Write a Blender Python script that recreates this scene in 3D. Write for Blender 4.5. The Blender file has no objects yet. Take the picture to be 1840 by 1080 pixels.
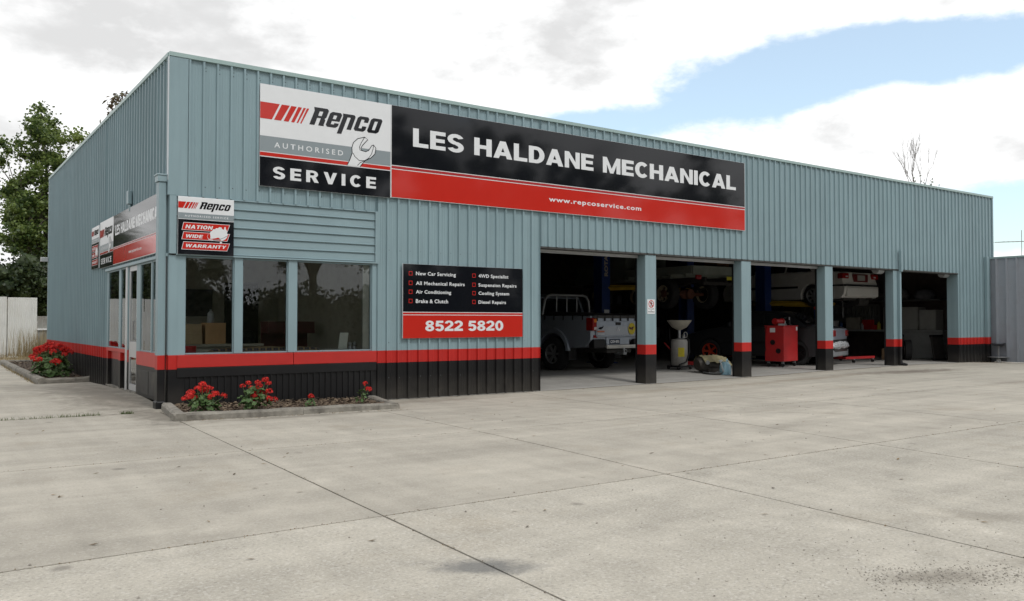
import bpy, bmesh, math, random
from mathutils import Vector, Matrix
R = math.radians
rnd = random.Random(7)
scene = bpy.context.scene
COL = scene.collection

# ------------------------------------------------------------------ camera
cam_data = bpy.data.cameras.new('camera')
cam_data.sensor_width = 36.0
cam_data.lens = 29.655
cam_data.clip_start = 0.05
cam_data.clip_end = 3000
cam = bpy.data.objects.new('camera', cam_data)
cam.location = (-3.024, -12.82, 1.25)
cam.rotation_euler = (R(91.406), 0, R(54.594 - 90))
COL.objects.link(cam)
scene.camera = cam

# ------------------------------------------------------------------ sky and sun
SUN_EL, SUN_AZ = 54.0, 278.0      # direction towards the sun: azimuth measured from +x, counter-clockwise
world = bpy.data.worlds.new('World')
scene.world = world
world.use_nodes = True
def build_sky():
    nt = world.node_tree; N = nt.nodes; L = nt.links
    for n in list(N): N.remove(n)
    out = N.new('ShaderNodeOutputWorld'); bg = N.new('ShaderNodeBackground')
    L.new(bg.outputs[0], out.inputs[0])
    def math_(op, a, b=None, clamp=False):
        m = N.new('ShaderNodeMath'); m.operation = op; m.use_clamp = clamp
        for i, v in enumerate((a, b)):
            if v is None: continue
            if isinstance(v, (int, float)): m.inputs[i].default_value = v
            else: L.new(v, m.inputs[i])
        return m.outputs[0]
    sky = N.new('ShaderNodeTexSky'); sky.sky_type = 'NISHITA'; sky.sun_disc = False
    sky.sun_elevation = R(SUN_EL); sky.sun_rotation = R(90 - SUN_AZ)
    sky.air_density = 1.0; sky.dust_density = 1.2; sky.ozone_density = 1.0
    tc = N.new('ShaderNodeTexCoord'); sep = N.new('ShaderNodeSeparateXYZ')
    L.new(tc.outputs['Generated'], sep.inputs[0])
    x, y, z = sep.outputs
    zc = math_('MAXIMUM', z, 0.0)
    den = math_('ADD', zc, 0.34)
    comb = N.new('ShaderNodeCombineXYZ'); L.new(x, comb.inputs[0]); L.new(y, comb.inputs[1]); L.new(math_('MULTIPLY', z, 2.1), comb.inputs[2])
    def noise(scale, detail, rough, off):
        mp = N.new('ShaderNodeMapping'); mp.inputs['Location'].default_value = off
        L.new(comb.outputs[0], mp.inputs[0])
        n = N.new('ShaderNodeTexNoise'); n.inputs['Scale'].default_value = scale
        n.inputs['Detail'].default_value = detail; n.inputs['Roughness'].default_value = rough
        L.new(mp.outputs[0], n.inputs['Vector']); return n.outputs[0]
    n1 = noise(5.2, 12, 0.60, (3.1, 1.7, 0)); n2 = noise(3.0, 8, 0.55, (8.0, -3.0, 2.0)); n3 = noise(8.0, 9, .6, (1, 4, 7))
    # openings of blue sky between the clouds: ellipses of direction (azimuth, elevation in degrees)
    az = math_('MULTIPLY', math_('ARCTAN2', y, x), 57.29578)
    el = math_('MULTIPLY', math_('ARCSINE', z), 57.29578)
    holes = None
    def blob(a0, e0, ra, re, tilt, amp):
        nonlocal holes
        da = math_('SUBTRACT', az, a0); de = math_('SUBTRACT', math_('SUBTRACT', el, e0), math_('MULTIPLY', da, tilt))
        q = math_('ADD', math_('POWER', math_('ABSOLUTE', math_('DIVIDE', da, ra)), 2.0), math_('POWER', math_('ABSOLUTE', math_('DIVIDE', de, re)), 2.0))
        g = math_('MULTIPLY', math_('POWER', 2.718, math_('MULTIPLY', q, -1.0)), amp)
        holes = g if holes is None else math_('ADD', holes, g)
    for b in SKY_BLOBS: blob(*b)
    dens = math_('ADD', math_('MULTIPLY', n1, 1.55), math_('MULTIPLY', n2, 0.45))
    dens = math_('ADD', dens, -0.14); dens = math_('SUBTRACT', dens, holes)
    mr = N.new('ShaderNodeMapRange'); mr.interpolation_type = 'SMOOTHSTEP'
    mr.inputs['From Min'].default_value = 0.36; mr.inputs['From Max'].default_value = 0.66; mr.inputs['To Min'].default_value = VEIL
    L.new(dens, mr.inputs['Value'])
    # cloud brightness: thick parts greyer
    sh = N.new('ShaderNodeMapRange'); sh.interpolation_type = 'SMOOTHSTEP'
    sh.inputs['From Min'].default_value = 0.41; sh.inputs['From Max'].default_value = 0.60
    sh.inputs['To Min'].default_value = CLOUD_HI; sh.inputs['To Max'].default_value = CLOUD_LO
    L.new(math_('ADD', math_('MULTIPLY', n2, 0.7), math_('MULTIPLY', n3, 0.33)), sh.inputs['Value'])
    thick = N.new('ShaderNodeMapRange'); thick.inputs['From Min'].default_value = .55; thick.inputs['From Max'].default_value = .9
    L.new(dens, thick.inputs['Value'])
    cb = N.new('ShaderNodeMix'); cb.data_type = 'FLOAT'; cb.inputs[2].default_value = CLOUD_HI
    L.new(thick.outputs[0], cb.inputs[0]); L.new(sh.outputs[0], cb.inputs[3])
    cc = N.new('ShaderNodeMix'); cc.data_type = 'RGBA'; cc.blend_type = 'MULTIPLY'; cc.inputs[0].default_value = 1
    cc.inputs[6].default_value = (0.995, 0.998, 1.0, 1)
    L.new(cb.outputs[0], cc.inputs[7])
    sk = N.new('ShaderNodeMix'); sk.data_type = 'RGBA'; sk.blend_type = 'MULTIPLY'; sk.inputs[0].default_value = 1
    L.new(sky.outputs[0], sk.inputs[6]); sk.inputs[7].default_value = (SKY_S*.95, SKY_S*1.06, SKY_S, 1)
    mx = N.new('ShaderNodeMix'); mx.data_type = 'RGBA'
    L.new(mr.outputs[0], mx.inputs[0]); L.new(sk.outputs[2], mx.inputs[6]); L.new(cc.outputs[2], mx.inputs[7])
    L.new(mx.outputs[2], bg.inputs[0]); bg.inputs[1].default_value = 1.0
SKY_S = 0.15
VEIL, CLOUD_HI, CLOUD_LO = 0.23, 0.94, 0.57
SKY_BLOBS = [(37, 15.3, 8, 2.4, -0.10, 0.85), (26.0, 16.3, 7, 1.7, 0.0, 0.8), (50, 13.4, 6, 1.2, 0.0, 0.5), (23.5, 6.0, 7, 2.6, 0.0, 0.7), (24, 21, 6, 2, 0, -0.4),
             (-60, 35, 30, 14, 0.0, 0.4), (150, 48, 30, 12, 0.1, 0.35)]
build_sky()
sun_data = bpy.data.lights.new('sun', 'SUN')
sun_data.energy = 1.0; sun_data.angle = R(14); sun_data.color = (1.0, 0.97, 0.92)
sun = bpy.data.objects.new('sun', sun_data)
sd = Vector((math.cos(R(SUN_EL)) * math.cos(R(SUN_AZ)), math.cos(R(SUN_EL)) * math.sin(R(SUN_AZ)), math.sin(R(SUN_EL))))
sun.rotation_euler = sd.to_track_quat('Z', 'Y').to_euler()
sun.location = (0, 0, 30)
COL.objects.link(sun)
scene.view_settings.view_transform = 'Standard'
scene.view_settings.look = 'None'
scene.view_settings.exposure = 0.45
scene.view_settings.gamma = 1.0
scene.view_settings.use_curve_mapping = False

# ------------------------------------------------------------------ helpers
class MB:
    """collects geometry for ONE mesh object"""
    def __init__(s): s.v = []; s.f = []; s.m = []
    def add(s, vs, fs, mi=0):
        o = len(s.v); s.v += [tuple(p) for p in vs]
        for f in fs: s.f.append(tuple(i + o for i in f)); s.m.append(mi)
        return s
    def box(s, x0, y0, z0, x1, y1, z1, mi=0, rz=0.0, piv=None):
        vs = [(x0,y0,z0),(x1,y0,z0),(x1,y1,z0),(x0,y1,z0),(x0,y0,z1),(x1,y0,z1),(x1,y1,z1),(x0,y1,z1)]
        if rz:
            px, py = piv or ((x0+x1)/2, (y0+y1)/2); c, q = math.cos(rz), math.sin(rz)
            vs = [(px+(x-px)*c-(y-py)*q, py+(x-px)*q+(y-py)*c, z) for x,y,z in vs]
        return s.add(vs, [(0,3,2,1),(4,5,6,7),(0,1,5,4),(1,2,6,5),(2,3,7,6),(3,0,4,7)], mi)
    def quad(s, a, b, c, d, mi=0): return s.add([a,b,c,d], [(0,1,2,3)], mi)
    def tube(s, pts, r, n=8, mi=0, cap=True):
        pts = [Vector(p) for p in pts]; rs = r if isinstance(r, (list, tuple)) else [r]*len(pts)
        vs = []; up0 = None
        for i, p in enumerate(pts):
            t = (pts[min(i+1, len(pts)-1)] - pts[max(i-1, 0)]).normalized()
            ref = Vector((0,0,1)) if abs(t.z) < .9 else Vector((1,0,0))
            if up0 is not None: ref = up0
            a = t.cross(ref)
            if a.length < 1e-4: a = t.cross(Vector((0,1,0)))
            a.normalize(); b = a.cross(t).normalized(); up0 = b
            for k in range(n):
                an = 2*math.pi*k/n; vs.append(p + a*math.cos(an)*rs[i] + b*math.sin(an)*rs[i])
        fs = []
        for i in range(len(pts)-1):
            for k in range(n):
                fs.append((i*n+k, i*n+(k+1)%n, (i+1)*n+(k+1)%n, (i+1)*n+k))
        if cap: fs.append(tuple(range(n))[::-1]); fs.append(tuple(range((len(pts)-1)*n, len(pts)*n)))
        return s.add(vs, fs, mi)
    def cyl(s, c, r, h, axis='z', n=20, mi=0, r2=None):
        d = {'x': (1,0,0), 'y': (0,1,0), 'z': (0,0,1)}[axis]; c = Vector(c); d = Vector(d)
        return s.tube([c, c + d*h], [r, r if r2 is None else r2], n, mi)
    def lathe(s, prof, c=(0,0,0), axis='z', n=24, mi=0, closed=False):
        """prof: (radius, height) pairs"""
        vs = []; c = Vector(c)
        for (r, h) in prof:
            for k in range(n):
                a = 2*math.pi*k/n; q = (r*math.cos(a), r*math.sin(a), h)
                if axis == 'x': q = (q[2], q[0], q[1])
                elif axis == 'y': q = (q[0], q[2], q[1])
                vs.append(c + Vector(q))
        fs = []; m = len(prof)
        for i in range(m if closed else m-1):
            j = (i+1) % m
            for k in range(n): fs.append((i*n+k, i*n+(k+1)%n, j*n+(k+1)%n, j*n+k))
        if not closed:
            fs.append(tuple(range(n))[::-1]); fs.append(tuple(range((m-1)*n, m*n)))
        return s.add(vs, fs, mi)
    def prism(s, poly, fn, mi=0):
        """poly: 2D outline; fn(u, v, side) -> 3D point for side 0 and 1"""
        n = len(poly); vs = [fn(u, v, 0) for u, v in poly] + [fn(u, v, 1) for u, v in poly]
        fs = [tuple(range(n)), tuple(range(2*n-1, n-1, -1))] + [(i, n+i, n+(i+1)%n, (i+1)%n) for i in range(n)]
        return s.add(vs, fs, mi)
    def mesh(s, name, mats=None, smooth=False, bevel=0, fix=True):
        me = bpy.data.meshes.new(name); me.from_pydata(s.v, [], s.f)
        for i, p in enumerate(me.polygons): p.material_index = s.m[i]; p.use_smooth = smooth
        if mats:
            for m in (mats if isinstance(mats, (list, tuple)) else [mats]): me.materials.append(m)
        if fix or bevel:
            bm = bmesh.new(); bm.from_mesh(me)
            if bevel:
                es = [e for e in bm.edges if len(e.link_faces) == 2 and e.calc_face_angle(0) > .5]
                bmesh.ops.bevel(bm, geom=es, offset=bevel, segments=2, affect='EDGES', profile=.5, clamp_overlap=True)
            if fix: bmesh.ops.recalc_face_normals(bm, faces=bm.faces)
            bm.to_mesh(me); bm.free()
        if smooth:
            try: me.set_sharp_from_angle(angle=R(38))
            except Exception: pass
        me.update(); return me
    def build(s, name, mats=None, parent=None, smooth=False, bevel=0, fix=True, loc=None, rz=None):
        return link(name, s.mesh(name, mats, smooth, bevel, fix), parent, loc, rz)
def link(name, me, parent=None, loc=None, rz=None):
    o = bpy.data.objects.new(name, me); COL.objects.link(o)
    if parent is not None: o.parent = parent
    if loc is not None: o.location = loc
    if rz is not None: o.rotation_euler = (0, 0, rz) if not isinstance(rz, (tuple, list)) else rz
    return o
def tag(o, label=None, cat=None, group=None, kind=None):
    if label: o['label'] = label
    if cat: o['category'] = cat
    if group: o['group'] = group
    if kind: o['kind'] = kind
    return o
def thing(name, label, cat, loc=(0,0,0), rz=0.0, group=None):
    o = bpy.data.objects.new(name, None); COL.objects.link(o); o.empty_display_size = .2
    o.location = loc; o.rotation_euler = (0, 0, rz); return tag(o, label, cat, group)
def copy_thing(o, parent=None):
    c = o.copy(); COL.objects.link(c)
    if parent is not None: c.parent = parent
    for ch in list(o.children): copy_thing(ch, c)
    return c

# ------------------------------------------------------------------ ground height
def lerp_table(t, x):
    if x <= t[0][0]: return t[0][1]
    for (a, va), (b, vb) in zip(t, t[1:]):
        if x <= b:
            q = (x-a)/(b-a); q = q*q*(3-2*q); return va + (vb-va)*q
    return t[-1][1]
FRONT_H = [(-4,.01),(-.4,-.01),(1,-.04),(4,-.074),(7,-.077),(10,-.066),(13,-.042),(16,.0),(19.3,.03),(22.4,.018),(24.5,-.02),(32,-.03)]
LEFT_H = [(0,-.01),(2.1,.06),(3,.05),(4.7,.03),(6.3,.0),(10,.02),(15,.05),(22,.08),(60,.1)]
def sm(a, b, x):
    q = min(1, max(0, (x-a)/(b-a))); return q*q*(3-2*q)
def gz(x, y):
    if y <= 0: return lerp_table(FRONT_H, x) * (1 - sm(0, -7, y))
    if x < 0: return lerp_table(LEFT_H, y)
    return lerp_table(FRONT_H, x) * (1 - sm(0, 2, y)) + .02 * sm(0, 2, y)

# ------------------------------------------------------------------ materials
def nodes_of(m): return m.node_tree.nodes, m.node_tree.links
def pmat(name, col, rough=.6, metal=0.0, var=.12, scale=6.0, bump=0.0, bscale=40.0, spec=.5, coat=0.0, detail=5.0, dirt=None, dirt_amt=.0, dirt_scale=2.0, objvar=0.0):
    m = bpy.data.materials.new(name); m.use_nodes = True; N, L = nodes_of(m); b = N['Principled BSDF']
    b.inputs['Roughness'].default_value = rough; b.inputs['Metallic'].default_value = metal
    b.inputs['Specular IOR Level'].default_value = spec; b.inputs['Coat Weight'].default_value = coat; b.inputs['Coat Roughness'].default_value = .08
    g = N.new('ShaderNodeNewGeometry'); n = N.new('ShaderNodeTexNoise'); n.inputs['Scale'].default_value = scale; n.inputs['Detail'].default_value = detail
    L.new(g.outputs['Position'], n.inputs['Vector'])
    mr = N.new('ShaderNodeMapRange'); mr.inputs['From Min'].default_value = .25; mr.inputs['From Max'].default_value = .75
    mr.inputs['To Min'].default_value = 1-var; mr.inputs['To Max'].default_value = 1+var; L.new(n.outputs[0], mr.inputs['Value'])
    mx = N.new('ShaderNodeMix'); mx.data_type = 'RGBA'; mx.blend_type = 'MULTIPLY'; mx.inputs[0].default_value = 1
    mx.inputs[6].default_value = (*col, 1); L.new(mr.outputs[0], mx.inputs[7]); c = mx.outputs[2]
    if dirt:
        n2 = N.new('ShaderNodeTexNoise'); n2.inputs['Scale'].default_value = dirt_scale; n2.inputs['Detail'].default_value = 7; n2.inputs['Roughness'].default_value = .65
        L.new(g.outputs['Position'], n2.inputs['Vector'])
        r2 = N.new('ShaderNodeMapRange'); r2.inputs['From Min'].default_value = .48; r2.inputs['From Max'].default_value = .72; r2.inputs['To Max'].default_value = dirt_amt
        L.new(n2.outputs[0], r2.inputs['Value'])
        d = N.new('ShaderNodeMix'); d.data_type = 'RGBA'; d.inputs[7].default_value = (*dirt, 1); L.new(r2.outputs[0], d.inputs[0]); L.new(c, d.inputs[6]); c = d.outputs[2]
    if objvar:
        oi = N.new('ShaderNodeObjectInfo'); r3 = N.new('ShaderNodeMapRange'); r3.inputs['To Min'].default_value = 1-objvar; r3.inputs['To Max'].default_value = 1+objvar
        L.new(oi.outputs['Random'], r3.inputs['Value'])
        d = N.new('ShaderNodeMix'); d.data_type = 'RGBA'; d.blend_type = 'MULTIPLY'; d.inputs[0].default_value = 1; L.new(c, d.inputs[6]); L.new(r3.outputs[0], d.inputs[7]); c = d.outputs[2]
    L.new(c, b.inputs['Base Color'])
    if bump:
        n3 = N.new('ShaderNodeTexNoise'); n3.inputs['Scale'].default_value = bscale; n3.inputs['Detail'].default_value = 6; L.new(g.outputs['Position'], n3.inputs['Vector'])
        bp = N.new('ShaderNodeBump'); bp.inputs['Strength'].default_value = bump; bp.inputs['Distance'].default_value = .02
        L.new(n3.outputs[0], bp.inputs['Height']); L.new(bp.outputs[0], b.inputs['Normal'])
    return m
def glass_mat(name, tint=(.75,.8,.8), refl=1.0):
    m = bpy.data.materials.new(name); m.use_nodes = True; N, L = nodes_of(m)
    for n in list(N): N.remove(n)
    out = N.new('ShaderNodeOutputMaterial'); mix = N.new('ShaderNodeMixShader'); tr = N.new('ShaderNodeBsdfTransparent'); gl = N.new('ShaderNodeBsdfGlossy'); fr = N.new('ShaderNodeFresnel')
    tr.inputs[0].default_value = (*tint, 1); gl.inputs[0].default_value = (.95,.97,1,1); gl.inputs['Roughness'].default_value = .004; fr.inputs[0].default_value = 1.5
    k = N.new('ShaderNodeMath'); k.operation = 'MULTIPLY'; k.inputs[1].default_value = 1.15 * refl; k.use_clamp = True
    L.new(fr.outputs[0], k.inputs[0]); L.new(k.outputs[0], mix.inputs[0]); L.new(tr.outputs[0], mix.inputs[1]); L.new(gl.outputs[0], mix.inputs[2]); L.new(mix.outputs[0], out.inputs[0])
    return m
ZB, ZC = .757, .5515
BLUE = (.234, .326, .357)
def clad_mat(name):
    """painted steel: grey-blue wall, red band, black plinth, split by height"""
    m = pmat(name, (1,1,1), rough=.42, var=.05, scale=1.3, spec=.32, bump=.05, bscale=9, objvar=.035)
    N, L = nodes_of(m); b = N['Principled BSDF']; prev = b.inputs['Base Color'].links[0].from_socket
    g = N.new('ShaderNodeNewGeometry'); sp = N.new('ShaderNodeSeparateXYZ'); L.new(g.outputs['Position'], sp.inputs[0])
    def step(z):
        q = N.new('ShaderNodeMapRange'); q.inputs['From Min'].default_value = z-.002; q.inputs['From Max'].default_value = z+.002; L.new(sp.outputs[2], q.inputs['Value']); return q.outputs[0]
    a = N.new('ShaderNodeMix'); a.data_type = 'RGBA'; a.inputs[6].default_value = (.0085,.0085,.0095,1); a.inputs[7].default_value = (.46,.022,.018,1); L.new(step(ZC), a.inputs[0])
    c = N.new('ShaderNodeMix'); c.data_type = 'RGBA'; L.new(a.outputs[2], c.inputs[6]); c.inputs[7].default_value = (*BLUE, 1); L.new(step(ZB), c.inputs[0])
    d = N.new('ShaderNodeMix'); d.data_type = 'RGBA'; d.blend_type = 'MULTIPLY'; d.inputs[0].default_value = 1; L.new(c.outputs[2], d.inputs[6]); L.new(prev, d.inputs[7])
    mpz = N.new('ShaderNodeMapping'); mpz.inputs['Scale'].default_value = (7,7,.35); L.new(g.outputs['Position'], mpz.inputs[0]); nz = N.new('ShaderNodeTexNoise'); nz.inputs['Scale'].default_value = 1.6; nz.inputs['Detail'].default_value = 6; L.new(mpz.outputs[0], nz.inputs['Vector'])
    qz = N.new('ShaderNodeMapRange'); qz.inputs['From Min'].default_value = .3; qz.inputs['From Max'].default_value = .7; qz.inputs['To Min'].default_value = .93; qz.inputs['To Max'].default_value = 1.06; L.new(nz.outputs[0], qz.inputs['Value'])
    dz = N.new('ShaderNodeMix'); dz.data_type = 'RGBA'; dz.blend_type = 'MULTIPLY'; dz.inputs[0].default_value = 1; L.new(d.outputs[2], dz.inputs[6]); L.new(qz.outputs[0], dz.inputs[7]); d = dz
    # dust splashed onto the lowest hand of the wall
    n = N.new('ShaderNodeTexNoise'); n.inputs['Scale'].default_value = 5; n.inputs['Detail'].default_value = 8; L.new(g.outputs['Position'], n.inputs['Vector'])
    s1 = N.new('ShaderNodeMapRange'); s1.inputs['From Min'].default_value = .35; s1.inputs['From Max'].default_value = -.1; L.new(sp.outputs[2], s1.inputs['Value'])
    s2 = N.new('ShaderNodeMath'); s2.operation = 'MULTIPLY'; L.new(s1.outputs[0], s2.inputs[0]); L.new(n.outputs[0], s2.inputs[1])
    s3 = N.new('ShaderNodeMath'); s3.operation = 'MULTIPLY'; s3.inputs[1].default_value = .55; s3.use_clamp = True; L.new(s2.outputs[0], s3.inputs[0])
    e = N.new('ShaderNodeMix'); e.data_type = 'RGBA'; e.inputs[7].default_value = (.14,.125,.105,1); L.new(d.outputs[2], e.inputs[6]); L.new(s3.outputs[0], e.inputs[0])
    L.new(e.outputs[2], b.inputs['Base Color'])
    return m
def concrete_mat(name, base, agg=.5, stains_shade=()):
    m = bpy.data.materials.new(name); m.use_nodes = True; N, L = nodes_of(m); b = N['Principled BSDF']
    b.inputs['Roughness'].default_value = .85; b.inputs['Specular IOR Level'].default_value = .25
    g = N.new('ShaderNodeNewGeometry'); P = g.outputs['Position']
    def noise(s, d=6, r=.6, sc=(1,1,1), rot=0):
        mp = N.new('ShaderNodeMapping'); mp.inputs['Scale'].default_value = sc; mp.inputs['Rotation'].default_value = (0,0,rot); L.new(P, mp.inputs[0])
        n = N.new('ShaderNodeTexNoise'); n.inputs['Scale'].default_value = s; n.inputs['Detail'].default_value = d; n.inputs['Roughness'].default_value = r; L.new(mp.outputs[0], n.inputs['Vector']); return n.outputs[0]
    def rng(v, a, c, t0, t1):
        q = N.new('ShaderNodeMapRange'); q.inputs['From Min'].default_value = a; q.inputs['From Max'].default_value = c; q.inputs['To Min'].default_value = t0; q.inputs['To Max'].default_value = t1; L.new(v, q.inputs['Value']); return q.outputs[0]
    def mul(c, v):
        d = N.new('ShaderNodeMix'); d.data_type = 'RGBA'; d.blend_type = 'MULTIPLY'; d.inputs[0].default_value = 1
        if isinstance(c, tuple): d.inputs[6].default_value = (*c, 1)
        else: L.new(c, d.inputs[6])
        L.new(v, d.inputs[7]); return d.outputs[2]
    def mixc(f, c, col):
        d = N.new('ShaderNodeMix'); d.data_type = 'RGBA'; L.new(f, d.inputs[0]); L.new(c, d.inputs[6]); d.inputs[7].default_value = (*col, 1); return d.outputs[2]
    c = mul(base, rng(noise(.55, 7, .62), .3, .7, .87, 1.11))
    c = mul(c, rng(noise(3.5, 8, .7), .3, .7, .93, 1.07))
    c = mul(c, rng(noise(1.0, 6, .6, (.22, 1.6, 1), .22), .3, .7, .90, 1.10))       # long faint wheel sweeps
    c = mul(c, rng(noise(1.3, 5, .5, (.14, 2.6, 1), -.35), .38, .62, .95, 1.05)); c = mul(c, rng(noise(1.7, 4, .5, (2.4, .16, 1), .12), .40, .62, .96, 1.04))
    c = mixc(rng(noise(.8, 8, .68, (1,1,1), 1.0), .56, .74, 0, .45), c, (base[0]*.72, base[1]*.66, base[2]*.58))
    c = mul(c, rng(noise(55, 3, .7), .3, .7, 1-.20*agg, 1+.20*agg))
    v = N.new('ShaderNodeTexVoronoi'); v.inputs['Scale'].default_value = 75; L.new(P, v.inputs['Vector'])
    sc = N.new('ShaderNodeSeparateColor'); L.new(v.outputs['Color'], sc.inputs[0])
    c = mixc(rng(sc.outputs[0], .86, .94, 0, .40*agg), c, (.60,.58,.54)); c = mixc(rng(sc.outputs[1], .90, .97, 0, .40*agg), c, (.15,.14,.13))
    c = mul(c, rng(noise(190, 2, .5), .3, .7, .9, 1.1))
    oi = N.new('ShaderNodeObjectInfo'); c = mul(c, rng(oi.outputs['Random'], 0, 1, .96, 1.04))
    sp = N.new('ShaderNodeSeparateXYZ'); L.new(P, sp.inputs[0])
    nz = noise(3.0, 8, .7)
    def mt(op, a, bb):
        q = N.new('ShaderNodeMath'); q.operation = op
        for i, w in enumerate((a, bb)):
            if isinstance(w, (int, float)): q.inputs[i].default_value = w
            else: L.new(w, q.inputs[i])
        return q.outputs[0]
    # arcs swept by turning tyres, and scattered drips
    for (ax, ay, ra, wa, k) in ((-9,-22,14.6,.16,.075),(-9,-22,16.2,.16,.06),(12,-24,17.2,.15,-.07),(12,-24,18.7,.15,-.06),(-6,-2,7.2,.14,.06),(15,-16,12.5,.17,.06),(15,-16,14.0,.17,.06),(4,-30,21.2,.13,-.06),(20,6,17.5,.16,-.07),(20,6,19.0,.16,-.05)):
        ex = mt('SUBTRACT', sp.outputs[0], ax); ey = mt('SUBTRACT', sp.outputs[1], ay)
        d1 = mt('ABSOLUTE', mt('SUBTRACT', mt('SQRT', mt('ADD', mt('MULTIPLY', ex, ex), mt('MULTIPLY', ey, ey)), 0), ra), 0)
        c = mul(c, mt('ADD', mt('MULTIPLY', mt('MULTIPLY', rng(d1, wa, wa*.3, 0, 1), rng(nz, .38, .6, 0, 1)), k*1.5), 1.0))
    v2 = N.new('ShaderNodeTexVoronoi'); v2.inputs['Scale'].default_value = 1.3; L.new(P, v2.inputs['Vector']); s2 = N.new('ShaderNodeSeparateColor'); L.new(v2.outputs['Color'], s2.inputs[0])
    drip = mt('MULTIPLY', rng(mt('ADD', v2.outputs['Distance'], mt('MULTIPLY', mt('SUBTRACT', nz, .5), .12)), .085, .03, 0, .55), rng(s2.outputs[0], .62, .66, 0, 1))
    c = mixc(drip, c, (.13,.12,.105))
    for (sx, sy, rx, ry, an, st, col) in stains_shade:
        dx = mt('SUBTRACT', sp.outputs[0], sx); dy = mt('SUBTRACT', sp.outputs[1], sy); ca, sa = math.cos(an), math.sin(an)
        u = mt('ADD', mt('MULTIPLY', dx, ca/rx), mt('MULTIPLY', dy, sa/rx)); w = mt('ADD', mt('MULTIPLY', dx, -sa/ry), mt('MULTIPLY', dy, ca/ry))
        d2 = mt('SQRT', mt('ADD', mt('MULTIPLY', u, u), mt('MULTIPLY', w, w)), 0)
        d2 = mt('ADD', d2, mt('MULTIPLY', mt('SUBTRACT', nz, .5), 2.2))
        c = mixc(rng(d2, .95, .25, 0, st), c, col)
    L.new(c, b.inputs['Base Color'])
    bp = N.new('ShaderNodeBump'); bp.inputs['Strength'].default_value = .35*agg+.08; bp.inputs['Distance'].default_value = .01
    L.new(noise(90, 4, .7), bp.inputs['Height']); L.new(bp.outputs[0], b.inputs['Normal'])
    return m
def leaf_mat(name, c1, c2, rough=.5, trans=.25, scale=1.5):
    m = bpy.data.materials.new(name); m.use_nodes = True; N, L = nodes_of(m); b = N['Principled BSDF']; b.inputs['Roughness'].default_value = rough
    g = N.new('ShaderNodeNewGeometry'); n = N.new('ShaderNodeTexNoise'); n.inputs['Scale'].default_value = scale; n.inputs['Detail'].default_value = 4; L.new(g.outputs['Position'], n.inputs['Vector'])
    r1 = N.new('ShaderNodeMath'); r1.operation = 'ADD'; L.new(n.outputs[0], r1.inputs[0]); rr = N.new('ShaderNodeMath'); rr.operation = 'MULTIPLY_ADD'; rr.inputs[1].default_value = .6; rr.inputs[2].default_value = -.3
    L.new(g.outputs['Random Per Island'], rr.inputs[0]); L.new(rr.outputs[0], r1.inputs[1])
    mx = N.new('ShaderNodeMix'); mx.data_type = 'RGBA'; mx.inputs[6].default_value = (*c1,1); mx.inputs[7].default_value = (*c2,1)
    q = N.new('ShaderNodeMapRange'); q.inputs['From Min'].default_value = .25; q.inputs['From Max'].default_value = .75; L.new(r1.outputs[0], q.inputs['Value']); L.new(q.outputs[0], mx.inputs[0])
    L.new(mx.outputs[2], b.inputs['Base Color'])
    t = N.new('ShaderNodeBsdfTranslucent'); L.new(mx.outputs[2], t.inputs[0]); ms = N.new('ShaderNodeMixShader'); ms.inputs[0].default_value = trans
    out = [x for x in N if x.type == 'OUTPUT_MATERIAL'][0]; L.new(b.outputs[0], ms.inputs[1]); L.new(t.outputs[0], ms.inputs[2]); L.new(ms.outputs[0], out.inputs[0])
    return m
M = {}
M['clad'] = clad_mat('painted_cladding')
M['cap'] = pmat('capping_paint', (.30,.41,.40), .4, var=.05)
M['cornerpale'] = pmat('pale_corner_paint', (.50,.55,.58), .4, var=.05)
M['bluep'] = pmat('grey_blue_paint', BLUE, .42, var=.06, scale=2)
M['red'] = pmat('red_paint', (.46,.022,.018), .4, var=.06)
M['sred'] = pmat('sign_red', (.50,.026,.018), .08, var=.02, spec=.4)
M['sblack'] = pmat('sign_black', (.007,.008,.011), .06, var=.02, spec=.4)
M['swhite'] = pmat('sign_white', (.70,.72,.74), .22, var=.02, spec=.4)
M['sgrey'] = pmat('sign_grey', (.24,.28,.30), .2, var=.02, spec=.4)
M['sgrey2'] = pmat('sign_pale_grey', (.42,.46,.48), .2, var=.02)
M['white'] = pmat('white_paint', (.72,.73,.73), .45, var=.05)
M['black'] = pmat('black_paint', (.009,.009,.010), .45, var=.15, spec=.35)
M['rubber'] = pmat('rubber', (.018,.018,.019), .8, var=.2, bump=.2, bscale=60)
M['steel'] = pmat('dull_steel', (.33,.34,.35), .4, .8, var=.15)
M['alloy'] = pmat('alloy', (.42,.43,.44), .35, .7, var=.1)
M['alu'] = pmat('aluminium_frame', (.52,.53,.54), .4, .4, var=.06)
M['glass'] = glass_mat('window_glass', (.93,.95,.94))
M['carglass'] = pmat('dark_car_glass', (.012,.014,.016), .06, var=.1, spec=.6)
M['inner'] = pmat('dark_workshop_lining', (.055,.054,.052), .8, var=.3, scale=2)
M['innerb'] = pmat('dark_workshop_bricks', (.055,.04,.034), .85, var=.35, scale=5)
M['office'] = pmat('office_wall_paint', (.40,.375,.31), .8, var=.1)
M['soil'] = pmat('bark_mulch', (.075,.052,.036), .9, var=.45, scale=28, bump=.8, bscale=45)
M['kerb'] = pmat('weathered_kerb', (.235,.22,.19), .9, var=.28, scale=9, bump=.5, bscale=50, dirt=(.075,.068,.058), dirt_amt=.9, dirt_scale=4)
M['earth'] = pmat('dry_earth', (.24,.19,.12), .95, var=.3, scale=4, bump=.4, bscale=14, dirt=(.12,.11,.06), dirt_amt=.7, dirt_scale=.6)
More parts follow.
